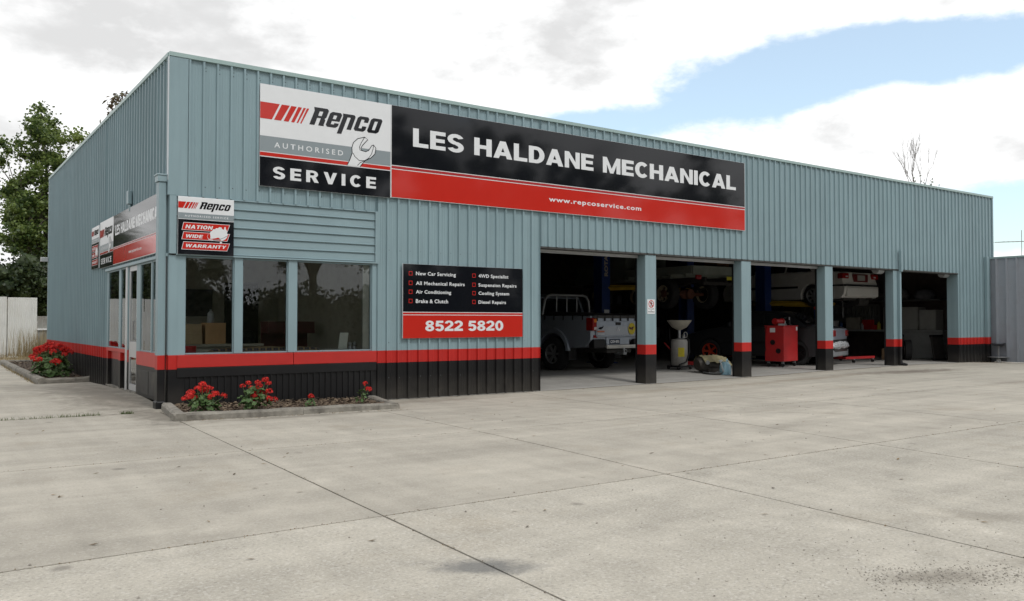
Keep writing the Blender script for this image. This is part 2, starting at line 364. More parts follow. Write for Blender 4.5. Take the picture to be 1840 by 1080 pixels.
STAINS_SHADE = [(-.62,-9.22,.42,.17,-.75,.72,(.10,.105,.11)), (17.0,-1.5,2.6,.55,-.15,.75,(.14,.115,.095)), (15.5,-4.6,1.2,.4,.1,.35,(.2,.17,.14)),
          (1.12,-10.68,.42,.16,-.5,.6,(.17,.15,.125)), (2.6,-10.15,.45,.2,-.6,.45,(.2,.18,.15)), (1.75,-10.8,.3,.12,-.5,.5,(.19,.17,.14)),
          (-.45,2.6,.95,4.6,.0,.85,(.17,.155,.13)), (-1.2,5.0,.8,2.2,.2,.5,(.2,.185,.16)), (3.6,-.5,2.6,.42,.0,.5,(.20,.175,.14)), (-.30,-.9,.5,1.5,0,.8,(.17,.155,.13)), (1.3,-1.85,2.4,.22,.05,.6,(.19,.175,.15)), (8.6,-1.4,3.6,.45,-.05,.35,(.27,.23,.175)), (13,-1.3,3.0,.35,.03,.4,(.25,.20,.15)), (14,-.02,12,.16,0,.7,(.17,.145,.115)), (5,-.05,2.6,.14,0,.7,(.17,.145,.115))]  # last two ellipses: contact shade painted as a dark line at the wall foot
CB = (.384,.358,.308)
M['conc'] = concrete_mat('yard_concrete', CB, .45, STAINS_SHADE)
M['concx'] = concrete_mat('exposed_aggregate_concrete', (.405,.380,.328), .8, STAINS_SHADE)
M['floor'] = concrete_mat('workshop_floor_concrete', (.33,.32,.30), .15, [(9,3,2.2,2.5,0,.5,(.14,.135,.125)), (14,3,3,2,0,.5,(.14,.135,.125))])
M['joint'] = pmat('joint_dirt', (.13,.105,.08), .95, var=.3)

# ------------------------------------------------------------------ lettering
_txt = None
def glyph_mesh(text, x0, x1, z0, z1, yoff, bold=0.0, space=1.0, shear=0.0, mat=None, depth=.0012):
    """flat lettering fitted into a box in the local x-z plane, facing -y"""
    cu = bpy.data.curves.new('lettering', 'FONT'); cu.body = text; cu.size = 1.0; cu.space_character = space; cu.offset = bold; cu.shear = shear; cu.fill_mode = 'FRONT'
    cu.resolution_u = 3
    ob = bpy.data.objects.new('lettering', cu); COL.objects.link(ob)
    dg = bpy.context.evaluated_depsgraph_get(); dg.update()
    me = bpy.data.meshes.new_from_object(ob.evaluated_get(dg)); bpy.data.objects.remove(ob); bpy.data.curves.remove(cu)
    xs = [v.co.x for v in me.vertices]; ys = [v.co.y for v in me.vertices]
    ax, bx, ay, by = min(xs), max(xs), min(ys), max(ys)
    for v in me.vertices:
        u = (v.co.x-ax)/(bx-ax); w = (v.co.y-ay)/(by-ay); v.co = (x0+(x1-x0)*u, yoff, z0+(z1-z0)*w)
    me.materials.clear(); me.materials.append(mat or M['swhite']); me.name = 'lettering'
    bm = bmesh.new(); bm.from_mesh(me)
    for f in bm.faces:
        f.material_index = 0
        f.normal_update()
        if f.normal.y > 0: f.normal_flip()
    bm.to_mesh(me); bm.free()
    return me
def lettering(parent, text, x0, x1, z0, z1, yoff=-.004, **k):
    return link('lettering', glyph_mesh(text, x0, x1, z0, z1, yoff, **k), parent)
def field(parent, name, poly, yoff, mat, holes=None):
    """flat printed shape on a sign face (local x-z plane)"""
    me = bpy.data.meshes.new(name); bm = bmesh.new(); vs = [bm.verts.new((x, yoff, z)) for x, z in poly]; f = bm.faces.new(vs); f.normal_update()
    if f.normal.y > 0: f.normal_flip()
    bmesh.ops.triangulate(bm, faces=bm.faces); bm.to_mesh(me); bm.free(); me.materials.append(mat)
    return link(name, me, parent)
def rect(x0, x1, z0, z1): return [(x0,z0),(x1,z0),(x1,z1),(x0,z1)]

# heavy wide capitals built from simple pieces on a box of height 1
def _ring(cx, cy, rx, ry, ix, iy, a0, a1, n=14):
    out = []
    for i in range(n):
        t0 = R(a0+(a1-a0)*i/n); t1 = R(a0+(a1-a0)*(i+1)/n)
        out.append([(cx+ix*math.cos(t0), cy+iy*math.sin(t0)), (cx+rx*math.cos(t0), cy+ry*math.sin(t0)), (cx+rx*math.cos(t1), cy+ry*math.sin(t1)), (cx+ix*math.cos(t1), cy+iy*math.sin(t1))])
    return out
def block_glyph(ch):
    S, B = .27, .21
    q = lambda *p: [list(p)]
    if ch == 'L': return .72, [rect(0,S,0,1), rect(S,.72,0,B)]
    if ch == 'E': return .74, [rect(0,S,0,1), rect(S,.74,0,B), rect(S,.70,.40,.60), rect(S,.74,1-B,1)]
    if ch == 'H': return .88, [rect(0,S,0,1), rect(.88-S,.88,0,1), rect(S,.88-S,.40,.61)]
    if ch == 'I': return S, [rect(0,S,0,1)]
    if ch == 'T': return .78, [rect(0,.78,1-B,1), rect(.255,.525,0,1-B)]
    if ch == 'A': return .98, [[(0,0),(.28,0),(.615,1),(.345,1)], [(.70,0),(.98,0),(.635,1),(.365,1)], [(.20,.17),(.78,.17),(.71,.37),(.27,.37)]]
    if ch == 'V': return .94, [[(.33,0),(.60,0),(.28,1),(0,1)], [(.34,0),(.61,0),(.94,1),(.66,1)]]
    if ch == 'N': return .88, [rect(0,.25,0,1), rect(.63,.88,0,1), [(.25,1),(.25,.62),(.63,0),(.63,.38)]]
    if ch == 'M': return 1.06, [rect(0,.24,0,1), rect(.82,1.06,0,1), [(.24,1),(.24,.55),(.43,0),(.53,0),(.53,.30)], [(.82,1),(.53,.30),(.53,0),(.63,0),(.82,.55)]]
    if ch == 'W': return 1.30, [[(.22,0),(.47,0),(.26,1),(0,1)], [(.27,0),(.47,0),(.76,1),(.54,1)], [(.83,0),(1.03,0),(.76,1),(.54,1)], [(.83,0),(1.08,0),(1.30,1),(1.04,1)]]
    if ch == 'Y': return .92, [rect(.325,.595,0,.42), [(.325,.40),(.595,.40),(.29,1),(0,1)], [(.325,.40),(.595,.40),(.92,1),(.63,1)]]
    if ch == 'C': return .86, _ring(.45,.5,.45,.52,.18,.29,42,318,18)
    if ch == 'O': return .92, _ring(.46,.5,.46,.52,.18,.29,0,360,22)
    if ch == 'D': return .86, [rect(0,S,0,1), rect(S,.40,0,B), rect(S,.40,1-B,1)] + _ring(.40,.5,.46,.5,.18,.5-B,-90,90,12)
    if ch == 'S': return .82, _ring(.41,.715,.40,.30,.14,.10,18,270,13) + _ring(.41,.285,.41,.30,.14,.10,-162,90,13)
    if ch == 'R': return .88, [rect(0,S,0,1), rect(S,.44,1-.19,1), rect(S,.44,.40,.58), [(.36,.42),(.64,.46),(.88,0),(.57,0)]] + _ring(.44,.70,.38,.30,.13,.115,-90,90,9)
    if ch == '0': return .80, _ring(.40,.5,.40,.52,.14,.30,0,360,20)
    if ch == '8': return .80, _ring(.40,.745,.36,.27,.12,.09,0,360,16) + _ring(.40,.27,.40,.285,.13,.10,0,360,16)
    if ch == '5': return .80, [rect(.10,.74,.79,1), rect(.06,.32,.44,.79)] + _ring(.39,.325,.41,.345,.14,.14,-155,125,14)
    if ch == '2': return .80, [rect(0,.80,0,.22), [(0,.22),(.36,.22),(.74,.52),(.52,.62)]] + _ring(.39,.69,.40,.33,.13,.14,-30,168,12)
    return .40, []
def block_text(parent, text, x0, x1, z0, z1, yoff=-.029, shear=0.0, mat=None, gap=.085, space=.42):
    """one object per letter"""
    cur = 0; items = []
    for ch in text:
        if ch == ' ': cur += space; continue
        w, P = block_glyph(ch); items.append((cur, P)); cur += w + gap
    tot = cur - gap + shear; k = (x1-x0)/tot; h = z1-z0
    for o, P in items:
        bm = bmesh.new()
        for i, poly in enumerate(P):
            pts = []
            for u, v in poly:
                p = (x0 + k*(o+u+shear*v), z0+h*v)
                if not pts or abs(p[0]-pts[-1][0])+abs(p[1]-pts[-1][1]) > 1e-6: pts.append(p)
            f = bm.faces.new([bm.verts.new((x, yoff-.00012*(i % 4)-(.0002 if i > 3 else 0), z)) for x, z in pts]); f.normal_update()
            if f.normal.y > 0: f.normal_flip()
        me = bpy.data.meshes.new('letter'); bm.to_mesh(me); bm.free(); me.materials.append(mat or M['swhite']); link('letter', me, parent)

# ================================================================== GROUND
L_, D_, H_ = 24.58, 13.18, 5.17
def ground_sheet():
    xs = [-600,-200,-80,-40,-25] + [-16+1.0*i for i in range(0,47)] + [36,45,60,90,160,300,600]
    ys = [-600,-200,-80,-40,-25] + [-18+1.0*i for i in range(0,45)] + [30,36,45,60,90,160,300,600]
    vs = []; fs = []
    for y in ys:
        for x in xs: vs.append((x, y, gz(x, y) - .07))
    n = len(xs)
    for j in range(len(ys)-1):
        for i in range(n-1): fs.append((j*n+i, j*n+i+1, (j+1)*n+i+1, (j+1)*n+i))
    mb = MB().add(vs, fs); return mb.build('ground', M['earth'], smooth=True, fix=False)
tag(ground_sheet(), 'dry earth around the yard', kind='structure')
yard = thing('concrete_yard', None, None); yard['kind'] = 'structure'
def slab(poly_fn, nx, ny, mat, gap=.0055):
    """poly_fn(u,v) -> x,y ; a slab with its own edges, 6 cm thick"""
    vs = []; fs = []
    (ax, ay), (bx, by), (cx, cy) = poly_fn(0,0), poly_fn(1,0), poly_fn(0,1)
    gu = gap/max(.1, math.hypot(bx-ax, by-ay)); gv = gap/max(.1, math.hypot(cx-ax, cy-ay))
    for j in range(ny+1):
        for i in range(nx+1):
            u = gu + (1-2*gu)*i/nx; v = gv + (1-2*gv)*j/ny; x, y = poly_fn(u, v)
            if i in (0, nx) or j in (0, ny):
                x += rnd.uniform(-1,1)*gap*.28; y += rnd.uniform(-1,1)*gap*.28
            vs.append((x, y, gz(x, y)))
    W = nx+1
    for j in range(ny):
        for i in range(nx): fs.append((j*W+i, j*W+i+1, (j+1)*W+i+1, (j+1)*W+i))
    ring = [i for i in range(nx+1)] + [j*W+nx for j in range(1, ny+1)] + [ny*W+i for i in range(nx-1, -1, -1)] + [j*W for j in range(ny-1, 0, -1)]
    o = len(vs)
    for k in ring: x, y, z = vs[k]; vs.append((x, y, z-.06))
    m = len(ring)
    for k in range(m): fs.append((ring[k], o+k, o+(k+1)%m, ring[(k+1)%m]))
    return MB().add(vs, fs).build('slab', mat, yard, smooth=False, fix=False)
def joint_bed():
    vs = []; fs = []; xs = [-16+1.0*i for i in range(0,48)]; ys = [-18+1.0*i for i in range(0,19)] ; n = len(xs)
    for y in ys:
        for x in xs: vs.append((x, y, gz(x,y)-.011))
    for j in range(len(ys)-1):
        for i in range(n-1): fs.append((j*n+i, j*n+i+1, (j+1)*n+i+1, (j+1)*n+i))
    MB().add(vs, fs).build('joint_filler', M['joint'], yard, fix=False)
joint_bed()
XJ = [(-12.4,0),(-9.4,0),(-6.4,0),(-3.4,.02),(-.54,.045),(2.02,.085),(4.98,.165),(8.0,.19),(11.1,.19),(14.2,.19),(17.3,.19),(20.4,.19),(23.5,.19),(26.6,.19)]
YJ = [-17.6,-14.4,-11.15,-7.9,-4.65]
def jx(k, y): return XJ[k][0] + XJ[k][1]*(y+7.9)
for k in range(len(XJ)-1):
    for j in range(len(YJ)):
        y0 = YJ[j]; y1 = YJ[j+1] if j+1 < len(YJ) else (-.05 if k >= 4 else -.42)
        fn = lambda u, v, k=k, y0=y0, y1=y1: ((lambda y: (jx(k,y)*(1-u)+jx(k+1,y)*u, y))(y0+(y1-y0)*v))
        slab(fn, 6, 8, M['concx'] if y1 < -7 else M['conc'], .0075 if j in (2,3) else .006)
# paving west of the building
for (x0,x1,y0,y1) in [(-.0,-3.4,-.40,2.9),(-3.4,-6.4,-.40,2.9),(0,-3.4,2.9,6.35),(-3.4,-6.4,2.9,6.35),(-1.02,-3.6,6.35,10.5),(-3.6,-6.4,6.35,10.5),(-1.02,-3.6,10.5,15.2),(-3.6,-6.4,10.5,15.2),(-6.4,-9.4,-.4,6.35),(-6.4,-9.4,6.35,15.2)]:
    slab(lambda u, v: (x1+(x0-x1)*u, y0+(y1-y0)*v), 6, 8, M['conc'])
MB().add([(x, y, gz(x,y)-.022) for y in (-.5,1,2,3,4,5,6,8,10,12,14,15.3) for x in (-9.5,-6,-3,-1,-.01)], [(j*5+i, j*5+i+1, j*5+i+6, j*5+i+5) for j in range(11) for i in range(4)]).build('joint_filler', M['joint'], yard, fix=False)
fl = [];  ff = []
xs = [.1+.97*i for i in range(26)]; ys = [-.05,.15,.4,.8,1.3,2,4,6,8,10,12,13]
for y in ys:
    for x in xs: fl.append((min(x, L_-.06), y, gz(x, y) + .004))
for j in range(len(ys)-1):
    for i in range(25): ff.append((j*26+i, j*26+i+1, (j+1)*26+i+1, (j+1)*26+i))
tag(MB().add(fl, ff).build('workshop_floor', M['floor'], smooth=True, fix=False), 'stained concrete workshop floor', kind='structure')

# ================================================================== BUILDING
bld = thing('workshop_building', 'long grey-blue ribbed steel mechanics workshop with five open bays, red stripe and black plinth', 'workshop', (0,0,0))
PITCH, PH = .2026, 5.525
def frame_front(u, d, z): return (u, -d, z)
def frame_left(u, d, z): return (-d, u, z)
def frame_right(u, d, z): return (L_+d, u, z)
def frame_back(u, d, z): return (u, D_+d, z)
def ribbed(fr, u0, u1, zb0, zt, ph=PH, zfun=None):
    """one sheet of ribbed cladding from u0 to u1"""
    prof = [(u0, 0)]; n = math.ceil((u0-ph)/PITCH - .5)
    while True:
        c = ph + n*PITCH
        if c - .022 > u1: break
        for du, d in ((-.024,0),(-.014,.036),(.014,.036),(.024,0)):
            if u0 + 1e-4 < c+du < u1 - 1e-4: prof.append((c+du, d))
        # tiny swage in the pan
        for du, d in ((.075,0),(.080,.003),(.088,.003),(.093,0),(.110,0),(.115,.003),(.123,.003),(.128,0)):
            if u0 + 1e-4 < c+du < u1 - 1e-4: prof.append((c+du, d))
        n += 1
    prof.append((u1, 0)); vs = []; fs = []
    for u, d in prof: vs += [fr(u, d, (zfun(u) if zfun else zb0)), fr(u, d, zt)]
    for i in range(len(prof)-1): fs.append((2*i, 2*i+2, 2*i+3, 2*i+1))
    return MB().add(vs, fs).build('wall_sheet', M['clad'], bld, fix=False)
def ribbed_run(fr, u0, u1, z0, z1, ph=PH, zfun=None):
    w = 4*PITCH; u = u0; k = math.ceil((u0-ph+.06)/w); nxt = ph + k*w - .03
    while u < u1 - 1e-3:
        e = min(nxt, u1)
        if e - u > .02: ribbed(fr, u, e, z0, z1, ph, zfun)
        u = e; nxt += w
ZO = 2.685          # underside of the cladding over the open bays
gf = lambda x: gz(x, 0) + .005
ribbed_run(frame_front, .235, 3.30, 3.075, H_-.03)
ribbed_run(frame_front, 3.30, 6.742, -.1, H_-.03, zfun=gf)
ribbed_run(frame_front, 6.742, 22.45, ZO, H_-.03)
ribbed_run(frame_front, 22.45, L_-.03, -.1, H_-.03, zfun=gf)
gl_ = lambda y: gz(-.05, y) + .005
ribbed_run(frame_left, .06, 4.75, 2.24, H_-.03, ph=.1)
ribbed_run(frame_left, 4.75, D_-.02, -.1, H_-.03, ph=.1, zfun=gl_)
ribbed_run(frame_right, .03, D_, -.1, H_-.03, ph=.1)
ribbed_run(frame_back, 0, L_, -.1, H_-.03, ph=.1)
# rows of screw heads in the pans
def screws(fr, u0, u1, zs, ph=PH):
    mb = MB(); n = math.ceil((u0-ph)/PITCH); rs = random.Random(int(u0*10))
    while ph + n*PITCH < u1:
        for z in zs:
            u = ph + n*PITCH + .035 + rs.uniform(-.006,.006); zz = z + rs.uniform(-.012,.012); r_ = .009
            c = [fr(u+r_*math.cos(a), .001, zz+r_*math.sin(a)) for a in (0,1.05,2.09,3.14,4.19,5.24)] + [fr(u, .007, zz)]
            mb.add(c, [(k, (k+1)%6, 6) for k in range(6)])
        n += 1
    o = mb.build('screw_heads', M['screw'], bld, fix=False); o['kind'] = 'stuff'
M['screw'] = pmat('weathered_screw', (.10,.12,.125), .6, .3)
screws(frame_front, .30, 24.4, (5.02, 4.97, 3.25)); screws(frame_front, 6.8, 22.4, (2.76,)); screws(frame_front, 3.4, 6.7, (2.45, .88, .30)); screws(frame_front, 22.6, 24.4, (2.4, 1.4, .3))
screws(frame_left, .3, 13, (5.02, 3.4), .1); screws(frame_left, 4.9, 13, (1.9, .9), .1)
# cappings and corner flashings
MB().box(-.035, -.045, H_-.06, L_+.035, .03, H_+.0).build('parapet_capping', M['cap'], bld)
MB().box(-.045, .032, H_-.06, .03, D_+.03, H_+.0).build('parapet_capping', M['cap'], bld)
MB().box(L_-.03, .032, H_-.06, L_+.045, D_+.03, H_).build('parapet_capping', M['cap'], bld)
MB().box(-.036, -.036, 3.08, .235, .01, H_-.062).box(-.036, .011, 3.08, -.004, .06, H_-.062).build('corner_flashing', M['clad'], bld, bevel=.004)
MB().box(-.0385, -.038, 3.30, -.0355, .035, H_-.064).build('corner_trim', M['cornerpale'], bld)
MB().box(L_-.03, -.036, -.08, L_+.036, .03, H_-.062).build('corner_flashing', M['clad'], bld)
MB().box(-.036, D_-.05, -.0, .03, D_+.036, H_-.062).build('corner_flashing', M['clad'], bld)
# roof and dark linings
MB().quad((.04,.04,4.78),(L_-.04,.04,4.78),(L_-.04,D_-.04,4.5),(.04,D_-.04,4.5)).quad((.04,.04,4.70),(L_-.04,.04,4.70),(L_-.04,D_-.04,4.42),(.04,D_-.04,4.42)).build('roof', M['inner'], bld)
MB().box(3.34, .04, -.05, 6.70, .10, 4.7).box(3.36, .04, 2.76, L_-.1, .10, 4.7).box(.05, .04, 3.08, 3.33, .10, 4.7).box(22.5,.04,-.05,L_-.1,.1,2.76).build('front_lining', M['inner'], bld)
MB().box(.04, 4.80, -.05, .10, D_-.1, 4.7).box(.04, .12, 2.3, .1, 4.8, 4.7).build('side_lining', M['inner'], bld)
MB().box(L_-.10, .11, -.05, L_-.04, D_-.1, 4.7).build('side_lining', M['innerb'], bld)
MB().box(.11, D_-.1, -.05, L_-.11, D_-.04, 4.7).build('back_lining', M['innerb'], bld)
# steel rafters and purlins of the roof
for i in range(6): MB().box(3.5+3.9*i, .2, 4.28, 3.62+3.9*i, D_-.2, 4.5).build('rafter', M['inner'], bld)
# header flashing, soffit and roller door rails
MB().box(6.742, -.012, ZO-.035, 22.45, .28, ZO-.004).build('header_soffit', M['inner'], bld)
for (a, b) in [(6.80,9.50),(9.88,12.58),(12.97,15.80)]:
    MB().box(a, .19, ZO-.085, b, .23, ZO-.038).box(a, .18, ZO-.097, b, .24, ZO-.086).build('roller_door_rail', M['alu'], bld)
for (a, b) in [(16.2,18.9),(19.4,22.4)]:
    MB().cyl((b-.32, .30, ZO-.02), .11, .28, 'x', 18).build('roller_drum', M['alu'], bld, smooth=True)
# posts between the bays
for (a, b, back) in [(9.531,9.847,.256),(12.607,12.943,.235),(15.831,16.155,.245),(18.959,19.35,.236)]:
    MB().box(a, .0, gf((a+b)/2)-.03, b, back, ZO-.036).build('post', M['clad'], bld, bevel=.006)
    MB().box(a-.004, back+.001, gf((a+b)/2)-.03, a+.045, back+.05, ZO-.036).build('door_guide', M['black'], bld)
# jambs of the outer bays
MB().box(6.62, .003, gf(6.7)-.03, 6.744, .25, ZO-.036).build('jamb', M['clad'], bld)
MB().box(22.448, .003, gf(22.4)-.03, 22.56, .33, ZO-.036).build('jamb', M['clad'], bld)
# ---- office front: sheeted panel, windows, boards
for i in range(6):
    z0 = 2.237 + i*.1385
    vs = []; fs = []
    for x in (.085, 3.262): vs += [(x,-.004,z0),(x,-.030,z0+.004),(x,-.034,z0+.012),(x,-.012,z0+.022),(x,-.010,z0+.125),(x,-.004,z0+.1385)]
    for k in range(5): fs.append((k, 6+k, 7+k, k+1))
    fs += [(0,1,2,3,4,5),(11,10,9,8,7,6)]
    MB().add(vs, fs).build('cladding_board', M['bluep'], bld)
MB().box(-.012, -.042, 2.232, .083, .05, 3.078).build('edge_trim', M['bluep'], bld)
MB().box(3.264, -.040, 2.222, 3.325, .02, 3.085).build('edge_trim', M['bluep'], bld)
MB().box(.085, -.044, 2.212, 3.325, .03, 2.235).build('drip_trim', M['bluep'], bld)
MB().box(.085, -.036, 3.069, 3.262, .01, 3.086).build('drip_trim', M['bluep'], bld)
MB().box(-.006, -.010, .02, .224, .11, 2.211).build('corner_post', M['clad'], bld, bevel=.004)
MB().box(3.222, -.010, -.06, 3.299, .11, 2.211).build('corner_post', M['clad'], bld)
for a, b in [(.936,1.062),(1.778,1.922)]: MB().box(a, -.012, .763, b, .10, 2.211).build('mullion', M['bluep'], bld, bevel=.004)
for a, b in [(.225,.934),(1.064,1.776),(1.924,3.220)]:
    w = MB().box(a, .02, .763, a+.012, .07, 2.205).box(b-.012, .02, .763, b, .07, 2.205).box(a+.012, .02, .763, b-.012, .07, .783).box(a+.012, .02, 2.185, b-.012, .07, 2.205).build('window', M['bluep'], bld)
    MB().box(a+.010, .040, .781, b-.010, .046, 2.187).build('pane', M['glass'], w)
MB().box(3.09, .075, .783, 3.222, .115, 2.205).build('window_jamb', pmat('pale_jamb', (.36,.36,.33), .6), bld)
for a, b in [(.115,1.858),(1.866,3.30)]: MB().box(a, -.030, .572, b, .02, .758).build('sill_board', M['red'], bld, bevel=.004)
MB().box(.115, -.026, .43, 3.30, .02, .566).build('apron_board', M['black'], bld, bevel=.004)
for i in range(30):
    x = .228 + i*.1
    MB().box(x, -.003, -.06, x+.072, .02, .43).box(x+.072, -.020, -.06, x+.0995, .02, .43).build('plinth_board', M['black'], bld)
# ---- office west side (plane x = 0): glazing, door, panels
def wbox(y0, y1, d0, d1, z0, z1): return MB().box(-d1, y0, z0, -d0, y1, z1)
wbox(.02, 4.75, .0, .045, 2.190, 2.236).build('drip_trim', M['bluep'], bld)
for a, b in [(4.60,4.75),(3.43,3.60),(2.80,2.845),(1.86,2.12),(1.035,1.11)]:
    wbox(a, b, -.09, .006, (.06 if a > 2.7 or a > 1.8 else .76), 2.189).build('mullion', M['clad'] if a < 4 and a != 2.80 else M['clad'], bld)
wbox(2.845, 3.00, -.10, .012, .06, 2.189).build('door_post', M['alu'], bld)
wbox(-.004, .28, -.03, .014, .765, 2.189).build('corner_board', M['clad'], bld)
for a, b in [(.285,1.033),(1.112,1.858),(3.002,3.428),(3.602,4.598)]:
    w = wbox(a, a+.02, -.05, .0, .765, 2.187).box(.0, b-.02, .765, .05, b, 2.187).box(.0, a+.02, .765, .05, b-.02, .785).box(.0, a+.02, 2.165, .05, b-.02, 2.187).build('window', M['bluep'], bld)
    MB().box(.006, a+.018, .783, .012, b-.018, 2.167).build('pane', M['glass'], w)
wbox(.06, 1.985, -.08, .022, .545, .762).build('sill_board', M['red'], bld)
wbox(3.0, 4.75, -.06, .012, .70, .762).build('sill_board', M['red'], bld)
wbox(3.0, 4.70, -.10, -.05, .5515, .698).build('recess_board', M['red'], bld)
wbox(.06, 1.985, -.08, .012, .05, .543).build('plinth_panel', M['black'], bld)
for a, b in [(.50,1.16),(1.19,1.86)]: wbox(a, b, .0125, .020, .10, .47).build('plinth_panel', pmat('scuffed_black_panel', (.028,.027,.025), .6, var=.3, scale=5, dirt=(.12,.11,.09), dirt_amt=.5), bld, bevel=.004)
for a, b in [(3.0,3.42),(3.60,4.62)]: wbox(a, b, -.10, -.05, .06, .5495).build('plinth_panel', M['black'], bld)
wbox(3.0, 4.75, -.12, .012, gz(-.1,3.8)+.0, .066).build('threshold', M['kerb'], bld)
# door leaf
door = wbox(2.125, 2.215, -.05, -.01, .085, 2.185).box(.01, 2.72, .085, .05, 2.795, 2.185).box(.01, 2.215, .64, .05, 2.72, .90).box(.01, 2.215, .085, .05, 2.72, .185).box(.01, 2.215, 2.10, .05, 2.72, 2.185).build('door', M['alu'], bld)
MB().box(.020, 2.21, .89, .026, 2.73, 2.11).build('pane', M['glass'], door)
MB().box(.020, 2.21, .18, .026, 2.73, .65).build('pane', M['glass'], door)
MB().tube([(.02,2.25,.95),(-.03,2.25,.95),(-.03,2.25,1.25),(.02,2.25,1.25)], .012, 8).build('handle', M['steel'], door, smooth=True)
wbox(2.1, 2.82, -.12, .03, gz(-.1,2.4)-.02, .08).build('threshold', M['kerb'], bld)
# downpipes
dp = MB().box(-.145, .035, gz(0,0)+.0, -.040, .195, 3.27).build('downpipe', M['clad'], bld, bevel=.008)
MB().box(-.165, .015, 3.272, -.030, .215, 3.36).box(-.175, .005, 3.361, -.028, .225, 3.385).build('rainwater_head', M['bluep'], dp, bevel=.006)
MB().box(-.165, -.0, -.03, -.03, .2, .1).build('pipe_shoe', M['black'], dp, bevel=.02)
dp = MB().box(19.155, -.125, 2.62, 19.235, -.045, 3.20).box(19.155, -.075, gf(19.2), 19.235, -.003, 2.60).add([(19.155,-.125,2.62),(19.235,-.125,2.62),(19.235,-.045,2.62),(19.155,-.045,2.62),(19.155,-.075,2.6),(19.235,-.075,2.6),(19.235,-.003,2.6),(19.155,-.003,2.6)], [(0,1,5,4),(1,2,6,5),(2,3,7,6),(3,0,4,7)]).build('downpipe', M['clad'], bld, bevel=.004)
MB().tube([(19.20,-.05,.16),(19.20,-.08,.08),(19.22,-.22,.045)], .045, 8).build('pipe_shoe', M['black'], dp, smooth=True)
MB().box(23.96, -.135, gf(24)+.05, 24.10, -.045, 3.235).build('downpipe', M['clad'], bld, bevel=.006)
MB().box(-.10, 2.42, 3.22, -.035, 2.56, 3.45).box(-.07, 2.46, 3.10, -.035, 2.52, 3.219).build('vent_cap', M['bluep'], bld, bevel=.012)
MB().box(-.22, 13.05, 2.86, -.04, 13.16, 2.98).build('floodlight', M['alu'], bld, bevel=.01)

# ---- office room behind the windows
MB().box(.12, 4.9, .0, 3.5, 5.0, 2.9).box(3.40, .12, .0, 3.5, 4.895, 2.9).build('office_partition', M['office'], bld)
MB().box(.11, .11, 2.55, 3.5, 5.0, 2.6).build('office_ceiling', M['office'], bld)
MB().box(2.25, 4.86, .02, 2.95, 4.897, 2.05).build('inner_door', pmat('dark_inner_door', (.03,.022,.018), .5), bld)
MB().box(1.0, 4.87, 1.35, 2.0, 4.898, 1.9).build('pinboard', pmat('dark_pinboard', (.05,.045,.04), .8, var=.4, scale=9), bld)

# ================================================================== SIGNS
def sign_root(name, label, cat, loc, side='front', group=None):
    return thing(name, label, cat, loc, 0 if side == 'front' else R(-90), group)
def letter_shapes(name, x0, x1, z0, z1, shear):
    """heavy slanted letters from non-overlapping pieces in a 0..1 box"""
    a, b = .37, .63
    S = {
     'o': [[(.16,0),(.84,0),(1,.12),(1,.2),(b,.2),(b,.2),(a,.2),(0,.2),(0,.12)], rect(0,a,.2,.8), rect(b,1,.2,.8), [(0,.8),(1,.8),(1,.88),(.84,1),(.16,1),(0,.88)]],
     'c': [[(.16,0),(.84,0),(1,.12),(1,.2),(0,.2),(0,.12)], rect(0,a,.2,.8), rect(b,1,.2,.36), rect(b,1,.62,.8), [(0,.8),(1,.8),(1,.88),(.84,1),(.16,1),(0,.88)]],
     'e': [[(.16,0),(.84,0),(1,.12),(1,.2),(0,.2),(0,.12)], rect(0,a,.2,.8), rect(b,1,.2,.30), rect(b,1,.42,.8), rect(a,b,.42,.55), [(0,.8),(1,.8),(1,.88),(.84,1),(.16,1),(0,.88)]],
     'p': [rect(0,a,-.34,.8), [(-.10,1),(0,.8),(1,.8),(1,.88),(.84,1)], rect(b,1,.0,.8)],
     'R': [rect(0,a,0,.92), [(-.13,1.14),(0,.92),(1,.92),(1,1.02),(.86,1.14)], rect(b,1,.62,.92), [(a,.48),(.92,.48),(1,.58),(1,.62),(a,.62)], [(b,0),(1.06,0),(1,.08),(1,.38),(.9,.48),(b,.48)]],
    }[name]
    out = []
    for poly in S: out.append([(x0 + (x1-x0)*u + shear*(v*(z1-z0)), z0 + (z1-z0)*v) for u, v in poly])
    return out
def emblem_text(parent, X, z0, z1, shear, mat, yoff):
    """slanted five-letter logo; X = list of (letter, left, right) at the base line"""
    for ch, a, b in X:
        bm = bmesh.new()
        for poly in letter_shapes(ch, a, b, z0, z1, shear):
            pts = []
            for p in poly:
                if not pts or (abs(p[0]-pts[-1][0]) + abs(p[1]-pts[-1][1])) > 1e-6: pts.append(p)
            f = bm.faces.new([bm.verts.new((x, yoff, z)) for x, z in pts]); f.normal_update()
            if f.normal.y > 0: f.normal_flip()
        bmesh.ops.triangulate(bm, faces=bm.faces); me = bpy.data.meshes.new('logo_letter'); bm.to_mesh(me); bm.free(); me.materials.append(mat)
        link('logo_letter', me, parent)
def stripes(parent, pairs, z0, z1, mat, yoff):
    for (t0, t1, b0, b1) in pairs: field(parent, 'logo_stripe', [(b0,z0),(b1,z0),(t1,z1),(t0,z1)], yoff, mat)
M['outline'] = M['sblack']
